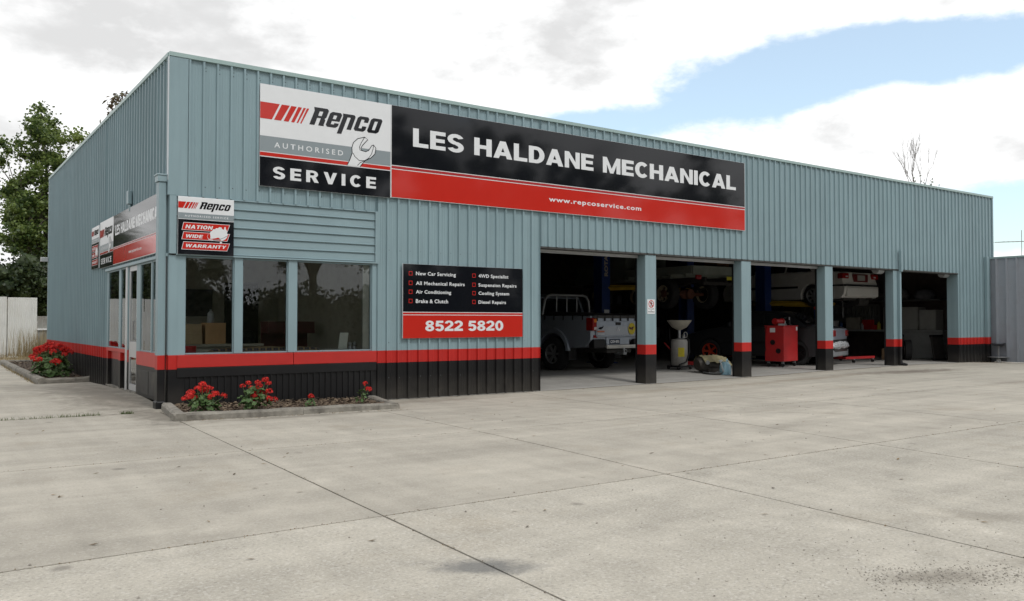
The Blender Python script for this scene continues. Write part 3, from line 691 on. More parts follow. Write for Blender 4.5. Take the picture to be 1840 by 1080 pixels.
def spanner(parent, f, yoff):
    out = [(2.737,3.800),(2.783,3.896),(2.826,4.012),(2.818,4.095),(2.844,4.185),(2.922,4.26),(3.048,4.300),(3.105,4.268),(3.009,4.161),(2.978,4.107),(2.994,4.072),(3.065,4.059),(3.12,4.087),(3.176,4.174),(3.208,4.19),(3.253,4.139),(3.233,4.041),(3.161,3.967),(3.058,3.912),(3.01,3.856),(2.963,3.800)]
    cx = sum(p[0] for p in out)/len(out); cz = sum(p[1] for p in out)/len(out)
    field(parent, 'spanner_emblem', [f(p) for p in out], yoff, M['swhite'])
    def stroke(pts, w):
        bm = bmesh.new(); pts = [Vector((f(p)[0], 0, f(p)[1])) for p in pts]; L = []; Rr = []
        for i, p in enumerate(pts):
            t = (pts[min(i+1,len(pts)-1)]-pts[max(i-1,0)]).normalized(); n = Vector((-t.z,0,t.x))*w
            L.append(bm.verts.new((p.x+n.x, yoff-.0012, p.z+n.z))); Rr.append(bm.verts.new((p.x-n.x, yoff-.0012, p.z-n.z)))
        for i in range(len(pts)-1):
            fc = bm.faces.new((L[i],L[i+1],Rr[i+1],Rr[i])); fc.normal_update()
            if fc.normal.y > 0: fc.normal_flip()
        me = bpy.data.meshes.new('spanner_outline'); bm.to_mesh(me); bm.free(); me.materials.append(M['outline']); link('spanner_outline', me, parent)
    s = abs(f((1,0))[0]-f((0,0))[0])
    stroke(out, .006*s)
    stroke([(2.84,4.01),(2.87,3.96),(2.95,3.90),(3.05,3.91),(3.12,3.96),(3.17,4.03),(3.20,4.12),(3.208,4.19)], .005*s)
    stroke([(3.048,4.300),(2.985,4.20),(2.955,4.13),(2.962,4.075),(2.994,4.072)], .005*s)
    stroke([(3.06,3.912),(2.97,3.87),(2.92,3.815)], .005*s)
def square_art(s, f, th=-.0):
    """art of the square service panel; f maps front-sign coordinates to local ones"""
    q = lambda x0,x1,z0,z1: [f((x0,z0)),f((x1,z0)),f((x1,z1)),f((x0,z1))]
    field(s, 'colour_field', q(1.292,3.522,3.872,4.112), -.0285, M['sgrey'])
    field(s, 'colour_field', q(1.292,3.522,3.802,3.858), -.0286, M['sred'])
    field(s, 'colour_field', q(1.292,3.522,3.334,3.786), -.0287, M['sblack'])
    sh = .472
    a, b = f((0,4.379)), f((0,4.634)); k = f((1,0))[0]-f((0,0))[0]; o = f((0,0))[0]
    P = [(1.292,1.600,1.292,1.477),(1.634,1.763,1.511,1.622),(1.786,1.877,1.664,1.742),(1.901,1.963,1.785,1.835),(1.989,2.028,1.874,1.900),(2.043,2.058,1.931,1.944)]
    P[-1] = (2.046,2.082,1.933,1.955)
    stripes(s, [tuple(o+k*v for v in t) for t in P], a[1], b[1], M['sred'], -.0288)
    emblem_text(s, [(c, o+k*x, o+k*y) for c,x,y in (('R',2.085,2.318),('e',2.350,2.560),('p',2.585,2.800),('c',2.838,3.046),('o',3.078,3.288))], f((0,4.387))[1], f((0,4.640))[1], .385*(k*(f((0,1))[1]-f((0,0))[1])**-1), M['sblack'], -.0289)
    def tx(t, x0,x1,z0,z1, **kw): lettering(s, t, o+k*x0, o+k*x1, f((0,z0))[1], f((0,z1))[1], -.029, **kw)
    tx('AUTHORISED', 1.518, 2.664, 3.947, 4.031, space=1.55, bold=.008)
    block_text(s, 'SERVICE', o+k*1.497, o+k*3.257, f((0,3.460))[1], f((0,3.650))[1], gap=.34)
    spanner(s, f, -.0295)
def name_art(s, o, k, f, x_last=12.66):
    q = lambda x0,x1,z0,z1: [(o+k*x0,f(z0)),(o+k*x1,f(z0)),(o+k*x1,f(z1)),(o+k*x0,f(z1))]
    field(s, 'colour_field', q(3.546,x_last,3.897,4.912), -.0285, M['sblack'])
    field(s, 'colour_field', q(3.546,x_last,3.838,3.882), -.0286, pmat('sign_dull_red', (.36,.022,.024), .2, var=.02))
    field(s, 'colour_field', q(3.546,x_last,3.350,3.823), -.0287, M['sred'])
    def tx(t, x0,x1,z0,z1, **kw): lettering(s, t, o+k*x0, o+k*x1, f(z0), f(z1), -.029, **kw)
    for t, a, b in (('LES',3.955,4.985),('HALDANE',5.207,8.045),('MECHANICAL',8.294,12.352)): block_text(s, t, o+k*a, o+k*b, f(4.255), f(4.575))
    tx('www.repcoservice.com', 6.912, 9.356, 3.525, 3.640, bold=.022, space=1.15)
s = sign_root('square_service_sign', 'large square white, grey and black sign with spanner emblem on the front wall', 'sign', (0,-.034,0))
MB().box(1.292, -.026, 3.332, 3.530, .0, 4.915).build('sign_panel', M['swhite'], s, bevel=.002)
square_art(s, lambda p: p)
s = sign_root('long_name_sign', 'very long black and red business name sign high on the front wall above the bays', 'sign', (0,-.034,0))
for a, b in [(3.534,6.94),(6.943,9.90),(9.903,12.672)]: MB().box(a, -.026, 3.342, b, .0, 4.916).build('sign_panel', M['swhite'], s, bevel=.002)
name_art(s, 0, 1, lambda z: z)
# the same two again, smaller, over the door on the west side; y 5.21 .. .20
s = sign_root('door_name_sign', 'smaller black and red name sign over the glass door on the west wall', 'sign', (-.034,5.21,0), 'west')
MB().box(0, -.026, 2.272, 4.99, 0, 3.165).build('sign_panel', M['swhite'], s, bevel=.002)
kz = (3.165-2.272)/(4.915-3.332)
square_art(s, lambda p: ((p[0]-1.292)*(1.33/2.238)+.004, 2.272+(p[1]-3.332)*kz))
k2 = (4.99-1.34)/(12.672-3.534); name_art(s, 1.34-3.534*k2, k2, lambda z: 2.272+(z-3.332)*kz)
AUS = [(.549,2.56),(.575,2.582),(.600,2.616),(.625,2.614),(.640,2.634),(.665,2.632),(.690,2.652),(.725,2.645),(.722,2.628),(.752,2.615),(.765,2.66),(.779,2.657),(.785,2.625),(.800,2.60),(.800,2.57),(.814,2.548),(.806,2.51),(.781,2.476),(.75,2.458),(.726,2.448),(.705,2.46),(.690,2.486),(.668,2.495),(.650,2.487),(.61,2.478),(.575,2.470),(.553,2.474),(.560,2.50)]
def warranty(label, loc, side):
    s = sign_root('warranty_sign', label, 'sign', loc, side, 'small warranty signs with a white map')
    w, h = .808, .845; x = lambda v: v-.097; z = lambda v: v-2.226
    MB().box(0, -.02, 0, w, 0, h).build('sign_panel', M['swhite'], s, bevel=.006)
    field(s, 'colour_field', rect(.002,w-.002,.001,.512), -.0225, M['sblack']); field(s, 'colour_field', rect(.002,w-.002,.522,.608), -.0224, M['sgrey'])
    sc = .808/2.33
    P = [(1.292,1.600,1.292,1.477),(1.634,1.763,1.511,1.622),(1.786,1.877,1.664,1.742),(1.901,1.963,1.785,1.835),(1.989,2.028,1.874,1.900),(2.046,2.082,1.933,1.955)]
    stripes(s, [tuple((v-1.292)*.362+.002 for v in t) for t in P], .674, .768, M['sred'], -.0226)
    emblem_text(s, [(c, (xx-2.085)*.357+.300, (yy-2.085)*.357+.300) for c,xx,yy in (('R',2.085,2.318),('e',2.350,2.560),('p',2.585,2.800),('c',2.838,3.046),('o',3.078,3.288))], .676, .768, .40, M['sblack'], -.0227)
    lettering(s, 'AUTHORISED SERVICE', .093, .722, .551, .578, -.023, space=1.5, bold=.02)
    for (z0, z1) in [(2.580,2.695),(2.443,2.557),(2.296,2.412)]:
        field(s, 'plaque_border', [(x(.148),z(z0)),(x(.806),z(z0)),(x(.846),z(z1)),(x(.174),z(z1))], -.0229, M['swhite'])
        field(s, 'plaque', [(x(.156),z(z0+.006)),(x(.802),z(z0+.006)),(x(.837),z(z1-.006)),(x(.179),z(z1-.006))], -.0235, M['sred'])
    for t, x0, x1, z0, z1 in [('NATION',.198,.596,2.605,2.660),('WIDE',.198,.455,2.470,2.520),('WARRANTY',.198,.797,2.330,2.378)]:
        block_text(s, t, x(x0), x(x1), z(z0), z(z1), -.0242, shear=.22, gap=.13)
    field(s, 'map_emblem', [(x(a),z(b)) for a,b in AUS], -.0248, M['swhite'])
    field(s, 'map_emblem', [(x(a),z(b)) for a,b in [(.700,2.405),(.715,2.400),(.730,2.425),(.722,2.436),(.695,2.434)]], -.0248, M['swhite'])
    pts = [(.525,2.535),(.512,2.50),(.530,2.462),(.60,2.452),(.68,2.462),(.75,2.492),(.815,2.53)]
    for (p, q) in zip(pts, pts[1:]):
        field(s, 'map_swoosh', [(x(p[0]),z(p[1]-.004)),(x(q[0]),z(q[1]-.004)),(x(q[0]),z(q[1]+.006)),(x(p[0]),z(p[1]+.006))], -.0252, M['swhite'] if p[0] < .6 else M['sgrey'])
warranty('square warranty sign with white map of Australia above the left office window beside the downpipe', (.097,-.045,2.226), 'front')
warranty('small warranty sign beside the name sign on the west wall, seen nearly edge-on', (-.034,6.19,2.30), 'west')
# services board
s = sign_root('services_sign', 'black and red services list board with phone number left of the first bay', 'sign', (0,-.034,0))
MB().box(3.768, -.026, .957, 6.289, 0, 2.232).build('sign_panel', M['swhite'], s, bevel=.002)
field(s, 'colour_field', rect(3.771,6.286,1.412,2.230), -.0285, M['sblack']); field(s, 'colour_field', rect(3.771,6.286,1.366,1.399), -.0286, M['sred']); field(s, 'colour_field', rect(3.771,6.286,.959,1.353), -.0287, M['sred'])
for t, x0, x1, z0, z1 in [('New Car Servicing',4.019,4.822,2.022,2.104),('All Mechanical Repairs',4.019,5.006,1.856,1.936),('Air Conditioning',4.019,4.726,1.708,1.787),('Brake & Clutch',4.019,4.663,1.563,1.630),
        ('4WD Specialist',5.302,5.962,2.020,2.100),('Suspension Repairs',5.302,6.145,1.856,1.936),('Cooling System',5.302,5.979,1.708,1.787),('Diesel Repairs',5.302,5.906,1.548,1.625)]:
    lettering(s, t, x0, x1, z0, z1, -.029, bold=.022, space=1.08)
block_text(s, '8522 5820', 4.203, 5.847, 1.078, 1.258, gap=.07, space=.40)
for x in (3.881, 5.170):
    for z in (2.106, 1.942, 1.790, 1.632):
        field(s, 'tick_box', rect(x, x+.07, z-.072, z), -.0289, M['sred']); field(s, 'tick_box', rect(x+.01, x+.06, z-.062, z-.010), -.0293, M['sblack'])
# no-pedestrians notice on the first post
s = sign_root('no_pedestrians_sign', 'small white prohibition notice with a red ring and walking figure on the first bay post', 'sign', (9.578,-.003,1.405))
MB().box(0, -.004, 0, .225, 0, .305).build('sign_panel', M['swhite'], s, bevel=.003)
mb = MB(); cx, cz = .1125, .21; n = 28
vs = []
for k in range(n):
    a = 2*math.pi*k/n; vs += [(cx+.078*math.cos(a), -.0065, cz+.078*math.sin(a)), (cx+.062*math.cos(a), -.0065, cz+.062*math.sin(a))]
mb.add(vs, [(2*k, 2*((k+1)%n), 2*((k+1)%n)+1, 2*k+1) for k in range(n)])
mb.quad((cx-.05,-.0075,cz+.04),(cx-.04,-.0075,cz+.05),(cx+.05,-.0075,cz-.04),(cx+.04,-.0075,cz-.05)); mb.build('prohibition_ring', M['sred'], s)
fig = MB(); fig.add([(cx+.012*math.cos(2*math.pi*k/10)-.002,-.007,cz+.042+.012*math.sin(2*math.pi*k/10)) for k in range(10)], [tuple(range(10))])
for poly in [[(-.018,.028),(.014,.028),(.012,-.006),(-.012,-.006)],[(-.012,-.007),(0,-.007),(-.016,-.05),(-.028,-.05)],[(.001,-.007),(.012,-.007),(.030,-.05),(.018,-.05)],[(-.019,.026),(-.019,.014),(-.036,-.008),(-.042,-.002)],[(.015,.026),(.015,.014),(.032,-.004),(.036,.004)]]:
    fig.add([(cx+a,-.007,cz+b) for a,b in poly], [tuple(range(len(poly)))])
fig.build('walking_figure', M['sblack'], s)
for t, x0, x1, z0, z1 in [('NO ACCESS',.03,.19,.098,.112),('TO',.095,.13,.068,.082),('PEDESTRIANS',.02,.205,.034,.052)]: lettering(s, t, x0, x1, z0, z1, -.0068, bold=.02, mat=M['sblack'])

# ================================================================== VEHICLES
def carpaint(name, col, metal=.0, rough=.3, coat=.6): return pmat(name, col, rough, metal, var=.06, scale=3, coat=coat, spec=.5)
def wheel(parent, c, r, w, rim_mat, spokes=6, rimr=.62, side=1, group=None):
    """wheel with its outer face towards side*x"""
    t = MB().lathe([(r*rimr, -w/2), (r*.9, -w/2), (r*.985, -w*.40), (r, -w*.25), (r, w*.25), (r*.985, w*.40), (r*.9, w/2), (r*rimr, w/2), (r*rimr*.97, 0)], (0,0,0), 'x', 32, closed=True)
    for k in range(36):   # tread blocks
        a = 2*math.pi*k/36; b = a + .09
        for s0, s1 in ((-w*.42, -w*.06), (w*.06, w*.42)):
            if s0 > 0: a2, b2 = a+.087, b+.087
            else: a2, b2 = a, b
            q = [(s0, math.cos(a2)*r*.99, math.sin(a2)*r*.99), (s1, math.cos(a2)*r*.99, math.sin(a2)*r*.99), (s1, math.cos(b2)*r*.99, math.sin(b2)*r*.99), (s0, math.cos(b2)*r*.99, math.sin(b2)*r*.99)]
            p = [(x, y*1.022, z*1.022) for x,y,z in q]
            t.add(q+p, [(4,5,6,7),(0,1,5,4),(1,2,6,5),(2,3,7,6),(3,0,4,7)])
    wh = t.build('wheel', M['rubber'], parent, smooth=True, loc=c)
    R0 = r*rimr; m = MB().lathe([(R0*.98, -w*.42), (R0, -w*.45), (R0, w*.45), (R0*.9, w*.46), (R0*.88, w*.30), (R0*.86, -w*.40)], (0,0,0), 'x', 32, closed=True)
    m.lathe([(.001, side*w*.34), (R0*.22, side*w*.33), (R0*.26, side*w*.10), (.001, side*w*.10)], (0,0,0), 'x', 16)
    for k in range(spokes):
        a = 2*math.pi*k/spokes; ca, sa = math.cos(a), math.sin(a)
        def P(rr, tt, x): return (x, rr*ca - tt*sa, rr*sa + tt*ca)
        wi, wo = R0*.13, R0*.12; xo, xi = side*w*.31, side*w*.16; xo2, xi2 = side*w*.42, side*w*.22
        m.add([P(R0*.2,-wi,xi),P(R0*.2,wi,xi),P(R0*.9,wo,xi2),P(R0*.9,-wo,xi2),P(R0*.2,-wi,xo),P(R0*.2,wi,xo),P(R0*.9,wo,xo2),P(R0*.9,-wo,xo2)], [(0,1,2,3),(7,6,5,4),(0,4,5,1),(1,5,6,2),(2,6,7,3),(3,7,4,0)])
    m.build('rim', rim_mat, wh, smooth=True)
    MB().cyl((-side*w*.1 - (.02 if side > 0 else 0),0,0), R0*.86, .02, 'x', 24).build('brake_disc', M['black'], wh)
    return wh
def arch(cy, cz, r, z0, n=10):
    """points of a wheel arch from the front foot to the rear foot"""
    a0 = math.asin(max(-1, min(1, (z0-cz)/r)))
    return [(cy + r*math.cos(a0 + (math.pi-2*a0)*i/n), cz + r*math.sin(a0 + (math.pi-2*a0)*i/n)) for i in range(n+1)]
def body_prism(name, prof, w, mat, parent, tuck=.05, wfun=None, shrink=.02):
    """lengthwise profile (y, z) swept across the width with rounded shoulders"""
    cy = sum(p[0] for p in prof)/len(prof); cz = sum(p[1] for p in prof)/len(prof); n = len(prof); vs = []; fs = []
    st = [(-w, 1), (-w+tuck*.35, .35), (-w+tuck, 0), (w-tuck, 0), (w-tuck*.35, .35), (w, 1)]
    for x, s in st:
        for y, z in prof:
            dy, dz = y-cy, z-cz; l = math.hypot(dy, dz) or 1
            k = wfun(y, z) if wfun else 1.0
            vs.append((x*k, y - dy/l*shrink*s*1.2, z - dz/l*shrink*s))
    for j in range(len(st)-1):
        for i in range(n): fs.append((j*n+i, j*n+(i+1)%n, (j+1)*n+(i+1)%n, (j+1)*n+i))
    fs += [tuple(range(n))[::-1], tuple(range((len(st)-1)*n, len(st)*n))]
    return MB().add(vs, fs).build(name, mat, parent, smooth=True)
def plate(parent, text, w, h, loc, base, ink, rz=0.0, name='number_plate'):
    p = MB().box(-w/2, -.008, 0, w/2, 0, h).build(name, base, parent, loc=loc, rz=rz)
    if text: link('lettering', glyph_mesh(text, -w*.42, w*.42, h*.2, h*.78, -.0095, bold=.03, space=1.1, mat=ink), p)
    return p
M['tail'] = pmat('tail_lamp_red', (.24,.010,.009), .15, var=.05, coat=.5)
M['amber'] = pmat('amber_lens', (.55,.16,.02), .15, var=.05, coat=.5)
M['clearlens'] = pmat('clear_lens', (.55,.5,.5), .15, var=.05, coat=.5)
M['under'] = pmat('underbody_grime', (.025,.023,.021), .8, var=.3, scale=8)

# ---- silver dual-cab pickup, tailgate towards the yard
pk = thing('pickup_truck', 'silver dual-cab pickup with black soft tonneau and sports bar parked in the first bay', 'pickup', (10.96, 3.87, .02), R(4))
SIL = carpaint('silver_grey_paint', (.33,.37,.43), .45, .32)
W = .93; r = .42
tub = [(-1.40,.86),(-1.42,1.34),(-1.40,1.375),(1.02,1.375),(1.02,.60)] + arch(0, .45, .53, .60) + [(-.75,.60),(-1.22,.66)]
tub = [(-1.37,.78),(-1.37,1.36),(.58,1.375),(.58,.56)] + arch(0, .44, .51, .56) + [(-1.18,.62)]
body_prism('tub', tub, W, SIL, pk, .05)
cab = [(.61,.52),(.61,1.37),(1.06,1.40),(3.55,1.34),(4.45,1.20),(4.62,1.02),(4.66,.62),(4.5,.50)] + arch(3.28, .44, .50, .50)
body_prism('cab', cab, W, SIL, pk, .06)
gh = [(.66,1.38),(.76,1.86),(.91,1.93),(1.90,1.94),(2.25,1.88),(3.15,1.36)]
tap = lambda y, z: 1 - max(0, (z-1.36))*.30
body_prism('cab_roof', gh, .90, SIL, pk, .08, tap, .03)
def side_glass(parent, pts, w, tapf, gmat, s):
    return MB().add([(s*(w*tapf(y,z)+.006), y, z) for y, z in pts], [tuple(range(len(pts)))]).build('side_window', gmat, parent)
for s in (-1, 1):
    side_glass(pk, [(.80,1.44),(.86,1.80),(1.51,1.83),(1.54,1.44)], .90, tap, M['carglass'], s); side_glass(pk, [(1.62,1.44),(1.60,1.83),(2.05,1.82),(2.70,1.44)], .90, tap, M['carglass'], s)
MB().add([(-.72,.645,1.44),(.72,.645,1.44),(.66,.715,1.82),(-.66,.715,1.82)], [(0,1,2,3)]).build('rear_window', M['carglass'], pk)
tg = MB().add([(-.80,-1.405,.86),(.80,-1.405,.86),(.80,-1.425,1.10),(.80,-1.418,1.34),(-.80,-1.418,1.34),(-.80,-1.425,1.10)], [(0,1,2,5),(5,2,3,4)]).box(-.80,-1.40,.86,.80,-1.372,1.345)
tg = tg.build('tailgate', SIL, pk)
MB().box(-.80,-1.437,.855,.80,-1.405,.885).box(-.80,-1.432,1.225,.80,-1.4205,1.238).build('tailgate_lip', SIL, tg, bevel=.006)
MB().box(-.15,-1.434,1.135,.03,-1.424,1.205).build('handle', M['black'], tg, bevel=.006)
def diamond(cx, cz, an, l, w):
    ca, sa = math.cos(an), math.sin(an); P = [(0,0),(l/2,w),(l,0),(l/2,-w)]
    return [(cx+u*ca-v*sa, -1.4345, cz+u*sa+v*ca) for u, v in P]
mb = MB()
for an in (90, 210, 330): q = diamond(-.055, 1.035, R(an), .072, .021); mb.add(q, [(0,1,2,3)])
mb.build('badge', pmat('chrome_badge', (.75,.75,.77), .15, .6), tg)
mb = MB().add([(.42+.125*math.cos(2*math.pi*k/24), -1.4325, 1.045+.145*math.sin(2*math.pi*k/24)) for k in range(24)], [tuple(range(24))]); mb.build('round_sticker', pmat('yellow_sticker', (.50,.40,.02), .5), tg)
mb = MB().add([(.33,-1.434,1.10),(.40,-1.434,1.07),(.42,-1.434,1.03),(.36,-1.434,1.02),(.31,-1.434,1.06)], [(0,1,2,3,4)]).add([(.41,-1.434,1.09),(.50,-1.434,1.10),(.47,-1.434,1.06),(.44,-1.434,1.0),(.41,-1.434,1.02)], [(0,1,2,3,4)]); mb.build('sticker_print', pmat('dark_red_print', (.09,.03,.03), .6), tg)
MB().add([(-.76,-1.4335,1.05),(-.70,-1.4335,1.085),(-.60,-1.4335,1.10),(-.56,-1.4335,1.125),(-.60,-1.4335,1.06),(-.66,-1.4335,1.03)], [(0,1,2,3,4,5)]).build('sticker_print', M['sblack'], tg)
MB().box(-.78,-1.4345,.965,-.54,-1.4325,1.0).build('sticker_print', pmat('orange_print', (.45,.13,.06), .5), tg)
MB().box(-.76,-1.432,.915,-.54,-1.4255,.928).build('sticker_print', M['swhite'], tg)
tn = MB().add([(-.90,-1.44,1.37),(.90,-1.44,1.37),(.90,.57,1.385),(-.90,.57,1.385),(-.70,-1.20,1.41),(.70,-1.20,1.41),(.66,.42,1.47),(-.66,.42,1.47),(-.90,-1.445,1.30),(.90,-1.445,1.30)], [(4,5,6,7),(0,1,5,4),(1,2,6,5),(2,3,7,6),(3,0,4,7),(0,8,9,1)]).build('tonneau_cover', pmat('black_vinyl', (.022,.021,.020), .55, var=.2), pk)
tn.data.materials[0] = tn.data.materials[0]
for x in (-.79,-.53,-.26,.01,.28,.55,.79): MB().box(x-.012,-1.452,1.235,x+.012,-1.4285,1.372).build('strap', M['black'], pk)
for s in (-1, 1):
    for k in range(5): MB().box(s*(W+.006)-.006, -1.1+.34*k, 1.26, s*(W+.006)+.004, -1.07+.34*k, 1.372).build('strap', M['black'], pk)
# tonneau front lip is not to hide the tailgate: keep it thin
for s in (-1, 1):
    lt = MB().box(s*.865-.075,-1.435,1.0,s*.865+.075,-1.20,1.315).build('tail_lamp', M['tail'], pk, bevel=.025)
    MB().box(s*.85-.045,-1.440,1.20,s*.85+.045,-1.431,1.285).build('indicator_lens', M['amber'], lt, bevel=.003)
    MB().box(s*.85-.045,-1.440,1.025,s*.85+.045,-1.431,1.09).build('reversing_lens', M['clearlens'], lt, bevel=.003)
    MB().box(s*.80-.06,-1.40,.83,s*.80+.06,-1.36,.90).build('reflector', M['tail'], pk, bevel=.01)
    MB().box(s*.70-.20,-1.44,.58,s*.70+.20,-1.25,.80).build('bumper_corner', M['black'], pk, bevel=.03)
    # flares
    ar = arch(0, .44, .55, .50, 14); mb = MB(); vs = []; fs = []
    for i, (y, z) in enumerate(ar):
        dy, dz = y/.55, (z-.44)/.55
        vs += [(s*(W-.02), y, z), (s*(W+.055), y, z), (s*(W+.045), y+dy*.075, z+dz*.075), (s*(W-.02), y+dy*.09, z+dz*.09)]
    for i in range(len(ar)-1):
        for k in range(4): fs.append((i*4+k, i*4+(k+1)%4, (i+1)*4+(k+1)%4, (i+1)*4+k))
    mb.add(vs, fs).build('wheel_flare', SIL, pk, smooth=True)
    MB().box(s*.80-.13, -.60, .28, s*.80+.13, -.585, .60).build('mud_flap', M['rubber'], pk)
    MB().tube([(s*.98,1.2,.48),(s*.98,2.7,.48)], .04, 10).build('side_step', M['black'], pk, smooth=True)
    MB().box(s*1.05-.09, 2.45, 1.38, s*1.05+.09, 2.55, 1.60).build('mirror', SIL, pk, bevel=.02)
    MB().box(s*.934-.005, 1.0, 1.22, s*.934+.012, 1.22, 1.26).build('door_handle', M['alloy'], pk, bevel=.004)
    wheel(pk, (s*.82, 0, r), r, .26, M['alloy'], 6, .60, s); wheel(pk, (s*.82, 3.28, r), r, .26, M['alloy'], 6, .60, s)
MB().box(-.50,-1.48,.60,.52,-1.30,.655).box(-.50,-1.48,.57,.52,-1.46,.60).build('step_bumper', pmat('pale_step_bumper', (.50,.49,.46), .4, .3), pk, bevel=.01)
MB().box(-.44,-1.40,.66,.36,-1.372,.84).build('plate_panel', SIL, pk, bevel=.006)
plate(pk, 'CXH·895', .36, .125, (-.16,-1.402,.675), pmat('plate_blue_black', (.02,.03,.055), .4), M['swhite'])
MB().box(-.42,-1.40,.46,.42,1.0,.56).build('chassis', M['under'], pk)
tb = MB().box(-.06,-1.60,.42,.06,-1.3,.48).cyl((0,-1.56,.48), .018, .05, 'z').lathe([(.001,.53),(.02,.535),(.026,.555),(.02,.58),(.001,.59)], (0,-1.56,0), 'z', 12).build('tow_bar', M['steel'], pk)
MB().lathe([(.035,-.01),(.05,-.01),(.05,.01),(.035,.01)], (.12,-1.50,.50), 'y', 14, closed=True).build('shackle', M['steel'], pk)
MB().tube([(-.84,.48,1.37),(-.78,.46,1.75),(-.70,.46,1.875),(-.56,.46,1.91),(.56,.46,1.91),(.70,.46,1.875),(.78,.46,1.75),(.84,.48,1.37)], .034, 10).build('sports_bar', M['alloy'], pk, smooth=True)
for x in (-.36, 0, .36): MB().tube([(x,.47,1.40),(x,.46,1.90)], .016, 8).build('bar_upright', M['alloy'], pk, smooth=True)

# ---- sedans
def sedan(name, label, cat, loc, rz, paint, rimm, Lc=4.78, w=.89, rear_paint=None, wheels=True, white=False):
    c = thing(name, label, cat, loc, rz); S = 1.07
    sc = lambda P: [(y*S*Lc/4.75, z*S) for y, z in P]
    rw, fw, rr = 1.05, 3.75, .325
    prof = [(.10,.26),(.03,.36),(.0,.55),(.05,.66),(.09,.80),(.13,.985),(.20,1.005),(.75,1.03),(3.45,.985),(3.9,.92),(4.45,.80),(4.68,.64),(4.75,.45),(4.66,.22)] + arch(fw,.31,.375,.22) + arch(rw,.31,.375,.22)
    wf = lambda y, z: (1 - .07*max(0, (z/S-.62))/.4 - .10*max(0, 1-y/.6)**2*1.0 - .14*max(0, (y-3.9)/.85)**2)
    body_prism('body', sc(prof), w*S, paint, c, .10, wf, .03)
    tapf = lambda y, z: 1 - max(0, z/S-1.0)*.46
    gp = [(.72,.99),(1.38,1.37),(1.70,1.425),(2.45,1.43),(2.72,1.37),(3.48,.96)]
    body_prism('cabin', sc(gp), .80*S, paint, c, .10, lambda y, z: tapf(y, z), .03)
    k = S*Lc/4.75
    for s in (-1, 1):
        f = lambda P, s=s: MB().add([(s*(.80*S*tapf(y*k, z*S)+.007), y*k, z*S) for y, z in P], [tuple(range(len(P)))]).build('side_window', M['carglass'], c)
        f([(1.12,1.05),(1.50,1.33),(2.02,1.37),(2.05,1.05)]); f([(2.12,1.05),(2.09,1.37),(2.55,1.35),(3.12,1.04)])
        MB().box(s*(w*S-.005)-.006, 1.55*k, .56*S, s*(w*S-.005)+.008, 3.3*k, .62*S).build('rubbing_strip', M['black'], c)
        for y in (1.62, 2.60): MB().box(s*(w*.935*S)-.01, y*k, .86*S, s*(w*.935*S)+.016, y*k+.17, .89*S).build('door_handle', paint, c, bevel=.005)
        MB().box(s*.88*S-.08, 3.02*k, 1.0*S, s*.88*S+.09, 3.12*k, 1.14*S).build('mirror', paint, c, bevel=.02)
        if wheels:
            wheel(c, (s*(w-.12)*S, rw*k, rr*S), rr*S, .21, rimm if white else M['black'], 5 if not white else 7, .68, s); wheel(c, (s*(w-.12)*S, fw*k, rr*S), rr*S, .21, rimm, 5 if not white else 7, .68, s)
    q = lambda x, y, z: (x*S, y*k, z*S)
    MB().add([q(-.66,.845,1.085),q(.66,.845,1.085),q(.55,1.30,1.36),q(-.55,1.30,1.36)], [(0,1,2,3)]).build('rear_window', M['carglass'], c).location = (0,-.022,.02)
    MB().add([q(-.68,3.40,1.03),q(.68,3.40,1.03),q(.57,2.80,1.36),q(-.57,2.80,1.36)], [(0,1,2,3)]).build('windscreen', M['carglass'], c).location = (0,.02,.025)
    return c, q
WHT = carpaint('white_car_paint', (.62,.61,.58), 0, .3, .4)
DRK = carpaint('dark_grey_car_paint', (.012,.013,.015), .1, .38, .25)
ORG = pmat('orange_red_rim', (.55,.045,.012), .4, var=.1)
cw, q = sedan('white_sedan', 'white sedan with dark trim strip raised high on a blue two-post hoist', 'car', (20.93, 2.15, 1.70), R(-2), WHT, M['alloy'], white=True)
for s in (-1, 1):
    lt = MB().box(s*.70*1.07-.16, .06, .80*1.07, s*.70*1.07+.155, .25, .955*1.07).build('tail_lamp', M['tail'], cw, bevel=.02)
    MB().box(s*.66*1.07-.06, .052, .84*1.07, s*.66*1.07+.05, .059, .88*1.07).build('reversing_lens', M['clearlens'], lt)
MB().box(-.36,.055,.76,.36,.12,1.0).build('plate_recess', pmat('dark_red_garnish', (.12,.012,.012), .3), cw, bevel=.01)
plate(cw, None, .38, .17, (0,.052,.80), pmat('dull_plate', (.30,.30,.28), .5), M['sblack'])
MB().box(-.86,-.012,.62,.86,.06,.675).build('bumper_strip', M['black'], cw, bevel=.01)
MB().box(-.80,-.02,.30,.80,.10,.60).build('rear_bumper', WHT, cw, bevel=.04)
for s in (-1,1): MB().box(s*.885-.02,.05,.625,s*.885+.012,.85,.67).build('bumper_strip', M['black'], cw)
MB().box(-.55,.3,.20,.55,4.5,.30).tube([(.45,-.02,.24),(.45,.9,.26),(.2,1.4,.24),(.2,3.4,.24)], .035, 8).cyl((.1,.35,.19), .17, .5, 'x', 14).tube([(-.7,1.12,.3),(.7,1.12,.3)], .05, 8).build('underbody', M['under'], cw)
cd, q = sedan('dark_coupe', 'dark grey coupe with orange-red front wheels parked under the raised white sedan', 'car', (18.22, 1.10, .02), R(20), DRK, ORG, Lc=4.2, w=.83)
BOOT_LIT = carpaint('lit_boot_paint', (.36,.39,.46), .5, .3)  # boot paler than the body: daylight catching the rear put into the paint
MB().box(-.76,.045,.70,.76,.14,1.03).build('boot_panel', BOOT_LIT, cd, bevel=.04)
